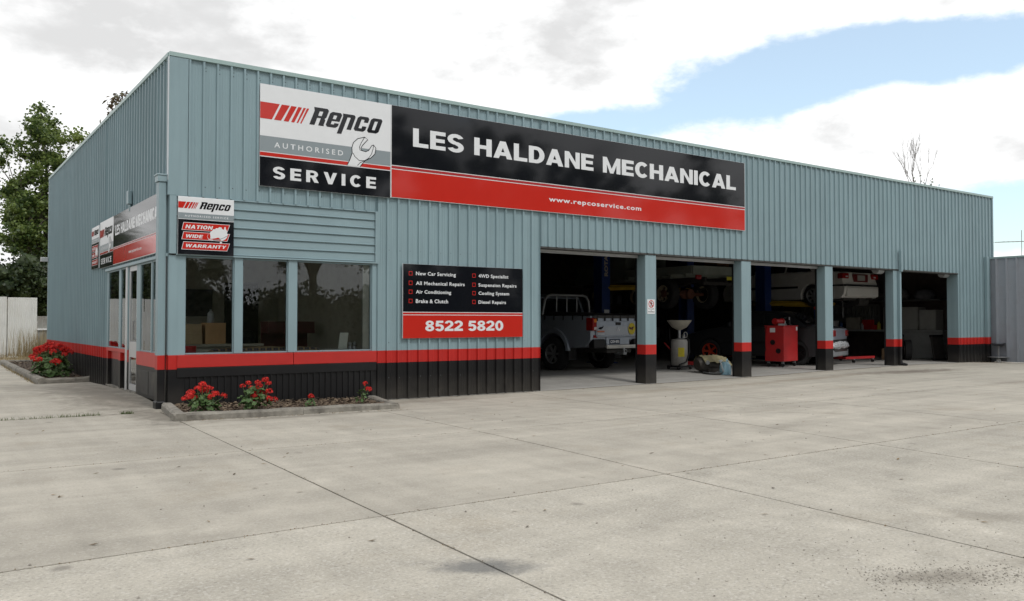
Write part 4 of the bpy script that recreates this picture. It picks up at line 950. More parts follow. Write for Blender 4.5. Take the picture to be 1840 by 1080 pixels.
MB().add([(-.76,.10,1.035),(.76,.10,1.035),(.70,.66,1.108),(-.70,.66,1.108)], [(0,1,2,3)]).build('boot_lid', BOOT_LIT, cd)
for s in (-1,1): MB().box(s*.70-.13, .02, .80, s*.70+.13, .15, .985).build('tail_lamp', M['tail'], cd, bevel=.03)
bw = MB(); rr = random.Random(3); n = 14; vs = []
for i in range(n+1):
    x = -.92 + 1.84*i/n
    for k in range(6): a = -math.pi/2 + math.pi*k/5; vs.append((x, .06 - math.cos(a)*(.10+rr.uniform(-.02,.02)) + abs(x)**4*.1, .56 + math.sin(a)*(.11+rr.uniform(-.02,.02))))
bw.add(vs, [(i*6+k, i*6+k+1, (i+1)*6+k+1, (i+1)*6+k) for i in range(n) for k in range(5)]).build('wrapped_bumper', pmat('crumpled_clear_film', (.50,.52,.54), .25, .2, var=.35, scale=18), cd)
MB().box(-.86,.03,.25,.86,.2,.44).build('rear_valance', pmat('grey_primer', (.20,.21,.22), .6), cd, bevel=.03)

# ---- tray truck on the other hoist
tk = thing('tray_truck', 'old tray truck raised on a hoist in the second bay, cream wheels hanging', 'truck', (15.65, 4.55, 0), R(-2))
GRN = pmat('faded_green_tray', (.17,.19,.165), .7, var=.25, scale=4, dirt=(.10,.07,.045), dirt_amt=.5)
CRM = pmat('cream_wheel', (.36,.31,.22), .6, var=.2, dirt=(.2,.08,.03), dirt_amt=.6); RST = pmat('rusty_hub', (.11,.04,.022), .8, var=.3, scale=12)
td = MB()
for i in range(9): td.box(-1.0+.223*i, -1.25, 2.60, -1.0+.223*i+.215, 1.55, 2.635)
td.build('tray_floor', GRN, tk)
MB().box(-1.02,-1.29,2.56,1.02,-1.255,2.80).build('tail_board', GRN, tk, bevel=.005)
for s in (-1,1): MB().box(s*1.03-.015,-1.25,2.58,s*1.03+.015,1.55,2.80).build('side_board', GRN, tk, bevel=.004)
for y in (-1.0,-.4,.3,.9,1.4): MB().box(-1.0,y,2.50,1.0,y+.07,2.598).build('cross_bearer', GRN, tk)
for s in (-1,1):
    MB().box(s*.42-.04,-1.2,2.36,s*.42+.04,4.3,2.498).build('chassis_rail', M['under'], tk)
    MB().tube([(s*.55,-.7,2.34),(s*.55,0,2.18),(s*.55,.7,2.34)], .03, 6).build('leaf_spring', M['under'], tk)
    MB().tube([(s*.62,.2,2.45),(s*.66,.02,2.02)], .035, 8).build('shock_absorber', pmat('yellow_damper', (.45,.30,.04), .5) if s < 0 else M['under'], tk)
    MB().box(s*.80-.10,-1.302,2.42,s*.80+.10,-1.25,2.54).build('tail_lamp', M['tail'], tk, bevel=.01)
    for y in (0, 3.0):
        w_ = wheel(tk, (s*.80, y, 2.05), .43, .29, CRM, 6, .58, s)
        MB().lathe([(.001,s*.02),(.10,s*.02),(.13,s*.10),(.06,s*.13),(.001,s*.13)], (0,0,0), 'x', 14).build('hub', RST, w_)
MB().tube([(-.7,0,2.05),(-.25,0,2.05),(-.12,0,2.05),(.12,0,2.05),(.25,0,2.05),(.7,0,2.05)], [.05,.06,.15,.15,.06,.05], 12).cyl((0,-.20,2.05), .15, .1, 'y', 14).build('rear_axle', RST, tk, smooth=True)
MB().tube([(0,.1,2.06),(0,2.0,2.25)], .045, 8).build('drive_shaft', M['under'], tk)
MB().box(-.85,1.7,2.45,.85,3.1,3.55).box(-.80,3.1,2.45,.80,4.4,3.05).build('cab', GRN, tk, bevel=.06)
MB().box(-.6,-1.28,2.27,.6,-1.2,2.36).build('rear_bar', M['under'], tk)
plate(tk, None, .3, .1, (.45,-1.31,2.42), pmat('yellow_tag', (.55,.5,.03), .5), M['sblack'])
MB().box(.35,-.9,2.80,.85,-.4,3.05).build('tray_crate', pmat('brown_crate', (.18,.10,.05), .8), tk)

# ================================================================== WORKSHOP EQUIPMENT
BLU = pmat('hoist_blue', (.008,.035,.17), .4, var=.1); YEL = pmat('hoist_yellow', (.42,.27,.02), .5, var=.15)
def hoist(label, cx, cy, half, arm_z, reach, text=None):
    h = thing('two_post_hoist', label, 'car hoist', (cx, cy, .024), 0, 'blue two-post hoists')
    for s in (-1, 1):
        col = MB().box(s*half-.16,-.19,.02,s*half+.16,-.15,3.9).box(s*half-.16,.15,.02,s*half+.16,.19,3.9).box(s*half+s*.12,-.15,.02,s*half+s*.16,.15,3.9).build('column', BLU, h, bevel=.006)
        MB().box(s*half-.3,-.35,0,s*half+.3,.35,.02).build('base_plate', BLU, h)
        MB().box(s*half-.13,-.14,arm_z-.25,s*half+.10,.14,arm_z+.45).build('carriage', BLU, h, bevel=.01)
        for d in (-1, 1):
            mb = MB(); x0 = s*(half-.12); x1 = s*(half-reach); y0 = d*.12; y1 = d*1.0
            mb.tube([(x0,y0,arm_z),((x0+x1)/2,(y0+y1)/2,arm_z),(x1,y1,arm_z)], [.085,.075,.06], 4); a = mb.build('lift_arm', YEL, h)
            MB().cyl((x1,y1,arm_z+.05), .06, .10, 'z', 12).build('lift_pad', M['rubber'], a)
    if text: link('lettering', glyph_mesh(text, 0, .9, 0, .14, 0, bold=.05, mat=pmat('yellowed_white_print', (.42,.36,.27), .5)), h, loc=(-half+.07,-.194,2.55), rz=(0, R(-90), 0))
    MB().box(-half-.16,-.06,3.9,half+.16,.06,4.05).build('cross_beam', BLU, h)
    return h
hoist('blue two-post hoist with yellow arms holding up the old tray truck', 15.42, 6.0, 1.80, 2.22, .95, 'ROTARY')
hoist('blue two-post hoist with yellow arms holding up the white sedan', 21.02, 4.75, 1.55, 1.80, .75)

# red tool cabinet on castors
tc = thing('tool_cabinet', 'red steel cabinet on castors with tools on top and two round ports', 'cabinet', (15.97, 1.36, .02), R(10))
REDC = pmat('red_cabinet_paint', (.46,.020,.022), .42, var=.07, dirt=(.16,.02,.02), dirt_amt=.4, dirt_scale=3)
MB().box(0,0,.15,.80,.55,1.09).build('body', REDC, tc, bevel=.008)
MB().box(-.012,-.012,1.092,.812,.562,1.112).build('top', REDC, tc, bevel=.004)
for x, y in ((.07,.07),(.73,.07),(.07,.48),(.73,.48)):
    c = MB().cyl((x-.02,y,.055), .052, .04, 'x', 16).build('castor', M['rubber'], tc, smooth=True); MB().box(x-.03,y-.03,.09,x+.03,y+.03,.149).build('fork', M['steel'], c)
for (y, z) in ((.32,.66),(.16,.43)):
    MB().lathe([(.048,-.012),(.07,-.012),(.07,.0),(.048,.0)], (-.001,y,z), 'x', 18, closed=True).cyl((-.004,y,z), .048, .003, 'x', 18).build('round_port', M['black'], tc)
MB().box(-.002,.25,.93,-.001,.40,1.05).build('sticker', M['swhite'], tc); MB().box(.70,-.003,.98,.78,-.001,1.08).build('sticker', M['swhite'], tc)
MB().tube([(-.01,.50,1.09),(-.04,.52,.9),(-.03,.53,.6),(-.02,.52,.42)], .008, 6).build('cord', M['black'], tc)
def small(name, label, cat, mb, mat, loc=(0,0,0), rz=0, smooth=True, bevel=0, group=None):
    o = mb.build(name, mat, None, smooth=smooth, bevel=bevel, loc=loc, rz=rz); tag(o, label, cat, group); return o
X0 = Vector((15.97,1.36,1.133)); c10, s10 = math.cos(R(10)), math.sin(R(10))
def on_top(x, y): return (X0.x + x*c10 - y*s10, X0.y + x*s10 + y*c10, X0.z)
small('grinder', 'red bench grinder on the red cabinet', 'grinder', MB().box(-.08,-.06,0,.08,.06,.03).cyl((-.12,0,.11), .07, .24, 'x', 16).cyl((-.17,0,.11), .085, .03, 'x', 18).cyl((.14,0,.11), .085, .03, 'x', 18), REDC, on_top(.25,.28))
t = thing('spray_gun', 'dark spray gun with a steel cup on the red cabinet', 'spray gun', on_top(.50,.25))
MB().lathe([(.001,0),(.05,0),(.05,.12),(.03,.14),(.001,.14)], n=14).build('cup', M['steel'], t, smooth=True); MB().tube([(0,0,.14),(0,0,.2),(.1,0,.21)], .02, 8).tube([(-.02,0,.19),(-.05,0,.10)], .016, 8).build('gun', M['black'], t)
t = thing('bottle_jack', 'small bottle jack standing on the corner of the red cabinet', 'jack', on_top(.62,.15)); MB().box(-.05,-.05,0,.05,.05,.03).cyl((0,0,.031), .035, .12, 'z', 12).build('base', M['black'], t); MB().cyl((0,0,.152), .016, .08, 'z', 10).build('ram', M['steel'], t)
small('parts_tray', 'shallow grey parts tray on the red cabinet', 'tray', MB().box(-.13,-.09,0,.13,.09,.01).box(-.13,-.09,.01,-.12,.09,.05).box(.12,-.09,.01,.13,.09,.05).box(-.119,-.09,.01,.119,-.08,.05).box(-.119,.08,.01,.119,.09,.05), M['steel'], on_top(.18,.12), R(25), False)
small('air_hose', 'black air hose coiled loosely on the red cabinet', 'hose', MB().tube([(.12*math.cos(a)+.02*math.sin(3*a), .09*math.sin(a), .015+.004*a) for a in [k*.5 for k in range(30)]]+[(.2,-.05,.12),(.26,-.1,.05)], .011, 6), M['rubber'], on_top(.45,.33))

# waste-oil drainer
od = thing('oil_drainer', 'grey wheeled waste-oil drainer with wide funnel pan and yellow label in the second bay', 'oil drainer', (12.92, 2.25, .024))
GRD = pmat('oily_grey_paint', (.34,.33,.31), .45, var=.12, dirt=(.08,.065,.05), dirt_amt=.6)
MB().lathe([(.001,.10),(.19,.10),(.21,.13),(.21,.70),(.19,.76),(.05,.79),(.001,.79)], n=24).build('drum', GRD, od, smooth=True)
MB().lathe([(.05,1.0),(.19,1.07),(.30,1.22),(.31,1.25),(.295,1.25),(.18,1.09),(.04,1.02)], n=24, closed=True).build('funnel', pmat('cream_funnel', (.36,.34,.29), .6, var=.15), od, smooth=True)
MB().cyl((0,0,.79), .04, .22, 'z', 12).build('neck', M['steel'], od); MB().box(-.22,-.22,.06,.22,.22,.098).build('base', M['black'], od)
MB().cyl((.10,-.05,.79), .045, .10, 'z', 12).lathe([(.06,.0),(.075,.0),(.075,.03),(.06,.03)], (.13,-.1,.88), 'y', 16, closed=True).build('valve', M['steel'], od)
MB().tube([(.14,-.05,.85),(.24,-.10,.75),(.20,-.16,.45),(.0,-.24,.20),(-.22,-.2,.13)], .018, 8).build('hose', M['rubber'], od, smooth=True)
vs = []
for k in range(6): a = R(215+9*k); vs += [(.2125*math.cos(a), .2125*math.sin(a), .33), (.2125*math.cos(a), .2125*math.sin(a), .56)]
MB().add(vs, [(2*k,2*k+2,2*k+3,2*k+1) for k in range(5)]).build('label_sticker', pmat('yellow_label', (.55,.45,.02), .5), od)
for a in (45,135,225,315): MB().cyl((.27*math.cos(R(a))-.015,.27*math.sin(R(a)),.045), .045, .03, 'x', 14).build('castor', M['rubber'], od, smooth=True)
MB().tube([(-.1,.2,.1),(-.1,.24,1.05)], .012, 6).tube([(-.22,-.2,.07),(-.34,-.26,.05)], .02, 6).build('upright', M['black'], od)

# gearbox under a rag
gb = thing('gearbox', 'greasy gearbox lying on the floor under a khaki rag beside the oil drainer', 'gearbox', (12.83, 1.12, .0), R(-12))
MB().tube([(-.42,0,.20),(-.30,0,.22),(-.12,0,.22),(.05,0,.20),(.30,0,.16),(.46,0,.14)], [.14,.20,.18,.15,.10,.07], 12).box(-.2,-.16,.02,.1,.16,.12).cyl((-.15,-.2,.22), .06, .1, 'y', 10).build('casing', pmat('greasy_metal', (.045,.038,.032), .55, .3, var=.4, scale=14), gb, smooth=True)
MB().cyl((-.28,-.25,.26), .05, .05, 'y', 12).build('drain_plug', M['alloy'], gb); MB().lathe([(.02,0),(.14,0),(.14,.05),(.02,.05)], (.1,.05,.015), 'z', 18, closed=True).build('flange', M['black'], gb)
rr = random.Random(5); vs = []; nx, ny = 14, 8
for j in range(ny+1):
    for i in range(nx+1):
        x = -.36+.80*i/nx; y = -.24+.46*j/ny; z = .42 - 1.6*max(0,abs(y)-.07)**1.3 - .55*max(0, x-.2)**1.2 + rr.uniform(-.016,.016) + .012*math.sin(x*22+y*9)
        vs.append((x, y*1.05, max(.03, z)))
tag(MB().add(vs, [(j*(nx+1)+i, j*(nx+1)+i+1, (j+1)*(nx+1)+i+1, (j+1)*(nx+1)+i) for j in range(ny) for i in range(nx)]).build('rag', pmat('khaki_rag', (.24,.21,.12), .9, var=.3, scale=14), None, smooth=True, loc=(12.83,1.12,.0), rz=R(-12)), 'crumpled khaki rag draped over the greasy gearbox', 'rag')
tag(MB().lathe([(.001,0),(.22,0),(.26,.035),(.25,.04),(.21,.01),(.001,.01)], n=20).build('drip_tray', M['steel'], None, smooth=True, loc=(12.62,.86,.0)), 'flat steel drip tray on the floor in front of the gearbox', 'tray')
wc = thing('watering_can', 'pale blue plastic watering can standing behind the second bay post', 'watering can', (12.80,.66,-.02), R(200))
PB = pmat('pale_blue_plastic', (.30,.50,.60), .35, var=.08)
MB().lathe([(.001,0),(.13,0),(.14,.05),(.13,.22),(.09,.27),(.07,.30),(.06,.30),(.08,.26),(.001,.25)], n=18).build('body', PB, wc, smooth=True)
MB().tube([(.12,0,.08),(.20,0,.16),(.30,0,.30)], [.03,.022,.018], 8).lathe([(.02,0),(.05,.05),(.05,.055),(.001,.06)], (.31,0,.30), 'z', 10).build('spout', pmat('pale_spout', (.5,.55,.58), .4), wc, smooth=True)
MB().tube([(-.06,0,.29),(-.12,0,.36),(-.19,0,.30),(-.18,0,.16),(-.13,0,.10)], .014, 8).build('handle', PB, wc, smooth=True)

# engine crane with red legs
ec = thing('engine_crane', 'red engine crane with low legs on small castors beside the dark coupe', 'engine crane', (20.0, 2.2, .02), R(0))
MB().box(-.80,-.62,.12,.62,-.54,.19).build('leg', REDC, ec, bevel=.004); MB().box(-.80,.45,.12,.62,.53,.19).build('leg', REDC, ec, bevel=.004)
MB().box(-.88,-.62,.12,-.80,.53,.19).build('rear_frame', REDC, ec); MB().box(-.885,-.08,.191,-.795,.01,1.55).build('mast', REDC, ec); MB().tube([(-.80,-.035,1.50),(-1.5,-.035,1.62)], .05, 4).build('boom', REDC, ec)
MB().tube([(-.90,-.035,.6),(-1.2,-.035,1.5)], .035, 10).build('ram', M['black'], ec)
for x, y in ((-.42,-.58),(.56,-.58),(.56,.49),(-.84,.49)):
    c = MB().cyl((x-.018,y,.05), .05, .036, 'x', 14).build('castor', M['rubber'], ec, smooth=True); MB().box(x-.028,y-.03,.085,x+.028,y+.03,.119).build('fork', M['alloy'], c)
small('chain', 'short bright chain on a dark strap hanging below the raised white sedan', 'chain', (lambda m: [m.lathe([(.008,-.006),(.016,-.006),(.016,.006),(.008,.006)], (0,0,-.04*k), 'x' if k % 2 else 'y', 8, closed=True) for k in range(8)][-1].box(-.006,-.003,.01,.006,.003,.36))(MB()), M['alu'], (21.02,2.9,1.66))

# right-hand wall: bench and what stands on it
bn = thing('workbench', 'long pale workbench along the right-hand workshop wall', 'workbench', (0,0,0))
BNC = pmat('pale_bench_board', (.22,.225,.22), .6, var=.12)
MB().box(23.72,1.15,.90,24.46,6.2,.96).build('bench_top', BNC, bn); [MB().box(23.80,a,.04,23.84,b,.895).build('front_panel', BNC, bn) for a, b in ((1.22,3.1),(4.6,6.1))]; MB().box(23.80,1.18,.04,24.44,1.215,.895).build('end_panel', BNC, bn)
WC = pmat('off_white_cabinet', (.27,.27,.25), .5, var=.08)
for (a,b,lab,z1) in [(1.45,2.0,'narrow grey-white cupboard at the front end of the workbench',1.62),(2.05,3.25,'wide off-white cupboard standing on the workbench in the last bay',1.72)]:
    t = thing('cupboard', lab, 'cupboard', (24.14, (a+b)/2, .962)); h = (b-a)/2
    MB().box(-.24,-h,0,.24,h,z1-.962).build('carcass', WC, t, bevel=.004)
    for k in range(2): MB().box(-.258,-h+.01+k*h,.01,-.242,-.01+k*h,z1-.975).build('door', WC, t, bevel=.003)
small('tub', 'small white plastic tub on the far end of the workbench', 'tub', MB().lathe([(.001,0),(.14,0),(.17,.3),(.16,.3),(.13,.01),(.001,.01)], n=16), M['white'], (24.0,5.2,.962))
small('carton', 'pale carton on the workbench behind the fourth post', 'carton', MB().box(-.2,-.25,0,.2,.25,.42), pmat('pale_carton', (.26,.24,.2), .8), (24.05,4.4,.962), R(8), False, .006)
for i,(x,y,lab) in enumerate([(23.35,1.05,'dark radiator core leaning against the front end of the workbench'),(23.0,2.2,'second dark radiator core leaning beside the spare wheel')]):
    t = thing('radiator', lab, 'radiator', (x,y,.03), (R(-14), 0, R(-12-10*i))[2], 'old radiators'); t.rotation_euler = (R(-9),0,R(-12-12*i))
    MB().box(-.24,-.03,.05,.24,.03,.72).build('core', M['under'], t); MB().box(-.26,-.045,.72,.26,.045,.80).build('top_tank', M['black'], t, bevel=.01); MB().box(-.26,-.045,0,.26,.045,.05).build('bottom_tank', M['black'], t, bevel=.01)
t = thing('spare_wheel', 'spare wheel with a pale rim leaning by the workbench in the last bay', 'wheel', (22.75,1.75,.34), R(-55)); wheel(t, (0,0,0), .32, .2, M['alloy'], 5, .6, -1)
small('carton', 'brown carton on the floor next to the spare wheel', 'carton', MB().box(-.25,-.2,0,.25,.2,.36), pmat('brown_carton', (.16,.10,.055), .85), (22.35,2.1,.026), R(15), False, .006)
small('jerrycan', 'dark jerrycan on the floor by the inner side of the right-hand jamb', 'jerrycan', MB().box(-.10,-.18,0,.10,.18,.40).tube([(0,-.1,.40),(0,-.1,.45),(0,.1,.45),(0,.1,.40)], .015, 6), M['black'], (23.55,.62,.02), R(10), False, .01)
sh = thing('wall_shelf', 'dark loft shelf of bundles high on the right-hand workshop wall', 'shelf', (0,0,0)); MB().box(23.7,1.2,1.92,24.46,8,1.96).build('board', M['inner'], sh)
for i,(y,h,c) in enumerate([(1.9,.34,(.10,.10,.11)),(2.8,.40,(.12,.12,.12)),(3.6,.30,(.05,.045,.04)),(4.6,.4,(.09,.085,.08))]):
    small('bundle', ['grey wrapped bundle at the front of the loft shelf','taller pale grey bundle on the loft shelf above the wide cupboard','dark bundle on the loft shelf behind the pale one','dull bundle at the back of the loft shelf'][i], 'bundle', MB().lathe([(.001,0),(.30,.0),(.34,h*.4),(.25,h*.85),(.08,h),(.001,h)], n=12), pmat('bundle_cloth', c, .9, var=.3), (24.08,y,1.962), group='bundles on the loft shelf')
# back and left walls: shelving with dark stock
sv = thing('stock_shelving', 'dark steel shelving with parts along the back wall of the workshop', 'shelving', (0,0,0))
for z in (.5,1.2,1.9,2.6): MB().box(4.5,12.45,z,23.0,12.95,z+.04).build('shelf', M['inner'], sv)
for i in range(9): MB().box(4.5+2.3*i,12.42,.03,4.56+2.3*i,12.449,3.0).build('upright', M['inner'], sv)
rr = random.Random(11)
cols = [(.12,.10,.08),(.10,.10,.12),(.20,.14,.08),(.20,.20,.20),(.14,.04,.04),(.06,.10,.08)]
bm_ = [pmat('stock_box_%s' % w, c, .8) for w, c in zip(('brown','slate','tan','grey','maroon','green'), cols)]
for z in (.54,1.24,1.94):
    x = 5.0
    while x < 22.5:
        w = rr.uniform(.25,.6); h = rr.uniform(.2,.5)
        if rr.random() < .7: tag(MB().box(x,12.52,z+.002,x+w,12.9,z+h).build('stock_box', rr.choice(bm_)), 'dim box of stock on the shelving along the back wall of the workshop', 'box', 'boxes on the back shelving')
        x += w + rr.uniform(.08,.5)
cr = thing('parked_trailer', 'dim dark trailer frame standing at the back behind the pickup', 'trailer', (11.5,10.6,.02))
MB().box(-1.2,-.8,.55,1.2,.8,.62).box(-1.2,-.8,.62,-1.15,.8,1.0).box(1.15,-.8,.62,1.2,.8,1.0).build('deck', M['inner'], cr)
for s in (-1,1): wheel(cr, (s*1.3,0,.34), .33, .2, M['steel'], 5, .6, s)

# more of the workshop clutter
for i in range(4):
    t = thing('stacked_tyre', ['lowest tyre of the stack beside the workbench','second tyre from the floor in the stack beside the workbench','third tyre from the floor in the stack beside the workbench','topmost tyre of the stack beside the workbench'][i], 'tyre', (23.1+.02*(i%2),4.5-.015*i,.135+.225*i), 0, 'tyres stacked beside the workbench')
    MB().lathe([(.20,-.09),(.30,-.11),(.345,-.07),(.345,.07),(.30,.11),(.20,.09),(.19,0)], n=26, closed=True).build('tread', M['rubber'], t, smooth=True)
od2 = thing('steel_drum', 'dark blue steel drum standing behind the engine crane', 'drum', (22.2,5.9,.022)); MB().lathe([(.001,0),(.29,0),(.30,.02),(.29,.28),(.30,.30),(.29,.32),(.29,.58),(.30,.60),(.29,.62),(.29,.87),(.30,.89),(.28,.885),(.001,.88)], n=26).build('shell', pmat('drum_blue', (.015,.04,.11), .45, var=.2, dirt=(.06,.05,.04), dirt_amt=.5), od2, smooth=True); MB().cyl((.15,0,.882), .03, .02, 'z', 12).build('bung', M['steel'], od2)
tb2 = thing('tool_box', 'open red toolbox on the workbench between the carton and the cupboard', 'toolbox', (23.95,3.75,.962), R(80)); MB().box(-.25,-.12,0,.25,.12,.16).build('body', REDC, tb2, bevel=.006); MB().box(-.25,.12,.15,.25,.14,.34).build('lid', REDC, tb2); MB().tube([(-.15,0,.16),(-.15,0,.22),(.15,0,.22),(.15,0,.16)], .01, 6).build('handle', M['steel'], tb2)
for i, (y, c, lab) in enumerate([(3.42,(.35,.30,.03),'yellow oil can on the workbench next to the toolbox'),(4.02,(.30,.31,.32),'grey spray can on the workbench behind the toolbox'),(4.85,(.02,.08,.25),'blue oil can on the workbench near the white tub')]):
    small('oil_can', lab, 'can', MB().lathe([(.001,0),(.06,0),(.06,.2),(.03,.23),(.02,.27),(.001,.27)], n=14), pmat('can_paint_%s' % ('yellow','grey','blue')[i], c, .4), (23.9,y,.962), group='cans on the workbench')
pb = thing('tool_board', 'board of hung tools on the right-hand workshop wall over the bench', 'tool board', (24.46,5.3,0)); MB().box(-.02,-1.6,1.15,.0,1.6,1.85).build('board', pmat('grey_pegboard', (.14,.14,.13), .8), pb)
rr = random.Random(17)
for k in range(16):
    y = -1.5+.2*k; h = rr.uniform(.18,.45)
    (MB().box(-.035,y-.012,1.75-h,-.022,y+.012,1.75).cyl((-.040,y,1.75-h), .035, .018, 'x', 10)).build('hung_spanner', M['steel'], pb)
small('broom', 'broom leaning on the right-hand wall between the bench and the radiator', 'broom', MB().tube([(0,0,.06),(.30,.05,1.45)], .014, 8).box(-.03,-.18,0,.04,.18,.07), pmat('broom_wood', (.30,.20,.10), .7), (24.05,.72,.02))
small('trolley_jack', 'low red trolley jack on the floor behind the pickup', 'jack', MB().box(-.12,-.35,.06,.12,.30,.15).tube([(0,.3,.15),(0,.75,.65)], .02, 8).cyl((0,-.22,.15), .06, .06, 'z', 12).cyl((-.14,-.3,.05), .05, .03, 'x', 12).cyl((.11,-.3,.05), .05, .03, 'x', 12), REDC, (14.1,2.9,.02), R(35))
small('paper_sheet', 'white paper notice pinned to the nearer blue hoist column', 'notice', MB().box(-.10,-.003,0,.10,0,.14), M['swhite'], (13.63,5.80,1.45), 0, False)
# ================================================================== OFFICE CONTENTS
pl = bpy.data.materials.new('plaid_cloth'); pl.use_nodes = True; N, L = nodes_of(pl); b = N['Principled BSDF']; b.inputs['Roughness'].default_value = .9
g = N.new('ShaderNodeNewGeometry'); cl = None
for ax, sc, col in ((0, 3.4, (.30,.20,.10)), (0, 6.8, (.02,.025,.05)), (2, 6.0, (.25,.18,.10))):
    w = N.new('ShaderNodeTexWave'); w.bands_direction = 'XYZ'[ax]; w.inputs['Scale'].default_value = sc*.9; L.new(g.outputs['Position'], w.inputs['Vector'])
    r_ = N.new('ShaderNodeMapRange'); r_.inputs['From Min'].default_value = .62; r_.inputs['From Max'].default_value = .68; r_.inputs['To Max'].default_value = .8; L.new(w.outputs[0], r_.inputs['Value'])
    mx = N.new('ShaderNodeMix'); mx.data_type = 'RGBA'; L.new(r_.outputs[0], mx.inputs[0]); mx.inputs[7].default_value = (*col,1)
    if cl is None: mx.inputs[6].default_value = (.075,.06,.06,1)
    else: L.new(cl, mx.inputs[6])
    cl = mx.outputs[2]
L.new(cl, b.inputs['Base Color'])
so = thing('plaid_sofa', 'brown and navy plaid sofa with its back against the office window', 'sofa', (0,0,.02))
back = [(.55,.60),(.58,.74),(.70,.80),(.95,.825),(1.5,.835),(2.1,.825),(2.35,.80),(2.42,.72),(2.42,.3),(.55,.3)]
MB().prism(back, lambda u,v,s: (u, .16+.20*s, v)).build('backrest', pl, so, bevel=.03); MB().box(.55,.37,.15,2.42,.95,.42).build('seat', pl, so, bevel=.03)
for x in (.45,2.43): MB().box(x,.16,.12,x+.11,.95,.6).build('armrest', pl, so, bevel=.03)
ct = thing('counter', 'office counter behind the sofa', 'counter', (0,0,0)); MB().box(.5,1.75,.82,2.0,2.35,.86).build('top', M['office'], ct); MB().box(.55,1.8,.02,1.95,2.3,.82).build('front', M['office'], ct)
BOX = pmat('cardboard', (.50,.30,.15), .85, var=.1); BOX2 = pmat('pale_cardboard', (.45,.33,.20), .85, var=.12)
small('cardboard_box', 'brown cardboard box on the office counter behind the left window', 'box', MB().box(-.17,-.15,0,.17,.15,.36), BOX, (1.20,2.0,.862), 0, False, .005, 'cartons on the office counter')
small('cardboard_box', 'pale cartons stacked left of the brown box behind the left window', 'box', MB().box(-.2,-.15,0,.2,.15,.19).box(-.19,-.15,.192,.19,.14,.34), BOX2, (.78,2.0,.862), 0, False, .004, 'cartons on the office counter')
small('oil_bottle', 'grey and white oil bottle standing on the brown box in the office', 'bottle', MB().lathe([(.001,0),(.055,0),(.055,.16),(.02,.2),(.02,.23),(.001,.23)], n=12), pmat('grey_bottle', (.30,.31,.33), .4), (1.15,1.98,1.225))
small('red_bin', 'red plastic bin in the corner of the left office window', 'bin', MB().lathe([(.001,0),(.10,0),(.13,.45),(.001,.45)], n=14), REDC, (.42,.6,.42))
small('bin_stand', 'low stand under the red bin', 'stand', MB().box(-.15,-.15,0,.15,.15,.395), M['office'], (.42,.6,.022), 0, False)
small('blue_banner', 'narrow blue banner standing at the left edge of the office window', 'banner', MB().box(0,-.15,0,.015,.15,1.2), pmat('banner_blue', (.01,.08,.18), .5), (.30,.75,.022), 0, False)
small('pale_card', 'pale card leaning inside the right office window', 'card', MB().add([(-.08,0,0),(.07,0,0),(.13,.06,.27),(-.02,.06,.27),(-.08,.006,0),(.07,.006,0),(.13,.066,.27),(-.02,.066,.27)], [(0,1,2,3),(7,6,5,4),(0,4,5,1),(1,5,6,2),(2,6,7,3),(3,7,4,0)]), pmat('pale_card', (.50,.52,.48), .6), (2.80,.22,.79), 0, False)
small('shelf_ledge', 'low ledge inside the right office window', 'ledge', MB().box(2.45,.16,.70,3.07,.5,.785), M['office'], (0,0,0), 0, False)
for i, x in enumerate((2.94, 3.02)): small('engine_part', ['bright machined engine part standing behind the pale card','second machined engine part next to the window jamb'][i], 'engine part', MB().lathe([(.001,0),(.034,0),(.034,.03),(.022,.05),(.034,.07),(.034,.1),(.015,.12),(.001,.12)], n=12), M['steel'], (x,.25,.787), group='engine parts in the office window')
small('display_rack', 'dark red display rack in the middle of the office', 'rack', MB().box(-.45,-.2,.0,.45,.2,.04).box(-.45,-.2,.5,.45,.2,.54).box(-.45,-.2,1.0,.45,.2,1.22).box(-.45,.16,.04,.45,.2,1.0), pmat('dark_red_rack', (.09,.012,.012), .5), (2.75,2.6,.025), 0, False)
small('dark_bag', 'dark bag on the office counter behind the middle window', 'bag', MB().lathe([(.001,0),(.17,0),(.19,.12),(.13,.22),(.001,.24)], n=12), M['black'], (1.75,2.0,.862))

# ================================================================== GARDEN BEDS, FENCES, PLANTS
def kerb_piece(parent, a, b, w, h, n=6):
    """length of weathered concrete kerb from a to b, w wide to the left of the direction"""
    a = Vector(a); b = Vector(b); t = (b-a).normalized(); nrm = Vector((-t.y, t.x)); vs = []; rr = random.Random(int(a.x*100)+int(b.y*37))
    for i in range(n+1):
        p = a + (b-a)*i/n; k = lambda s: s*rr.uniform(-1,1)
        for (o, z) in ((0,-.03),(.006,h*.7),(.03,h),(w-.02,h),(w,h*.75),(w,-.03)):
            q = p + nrm*(o + k(.005)); vs.append((q.x, q.y, gz(q.x, q.y) + z + (k(.004) if z > 0 else 0)))
    fs = [(i*6+k, i*6+k+1, (i+1)*6+k+1, (i+1)*6+k) for i in range(n) for k in range(5)] + [(0,1,2,3,4,5), tuple(range(n*6+5, n*6-1, -1))]
    return MB().add(vs, fs).build('kerb', M['kerb'], parent)
def soil_patch(parent, poly_fn, nx, ny, z0):
    rr = random.Random(9); vs = []
    for j in range(ny+1):
        for i in range(nx+1):
            x, y = poly_fn(i/nx, j/ny); vs.append((x, y, gz(x,y) + z0 + rr.uniform(-.014,.018)))
    MB().add(vs, [(j*(nx+1)+i, j*(nx+1)+i+1, (j+1)*(nx+1)+i+1, (j+1)*(nx+1)+i) for j in range(ny) for i in range(nx)]).build('soil', M['soil'], parent, smooth=True)
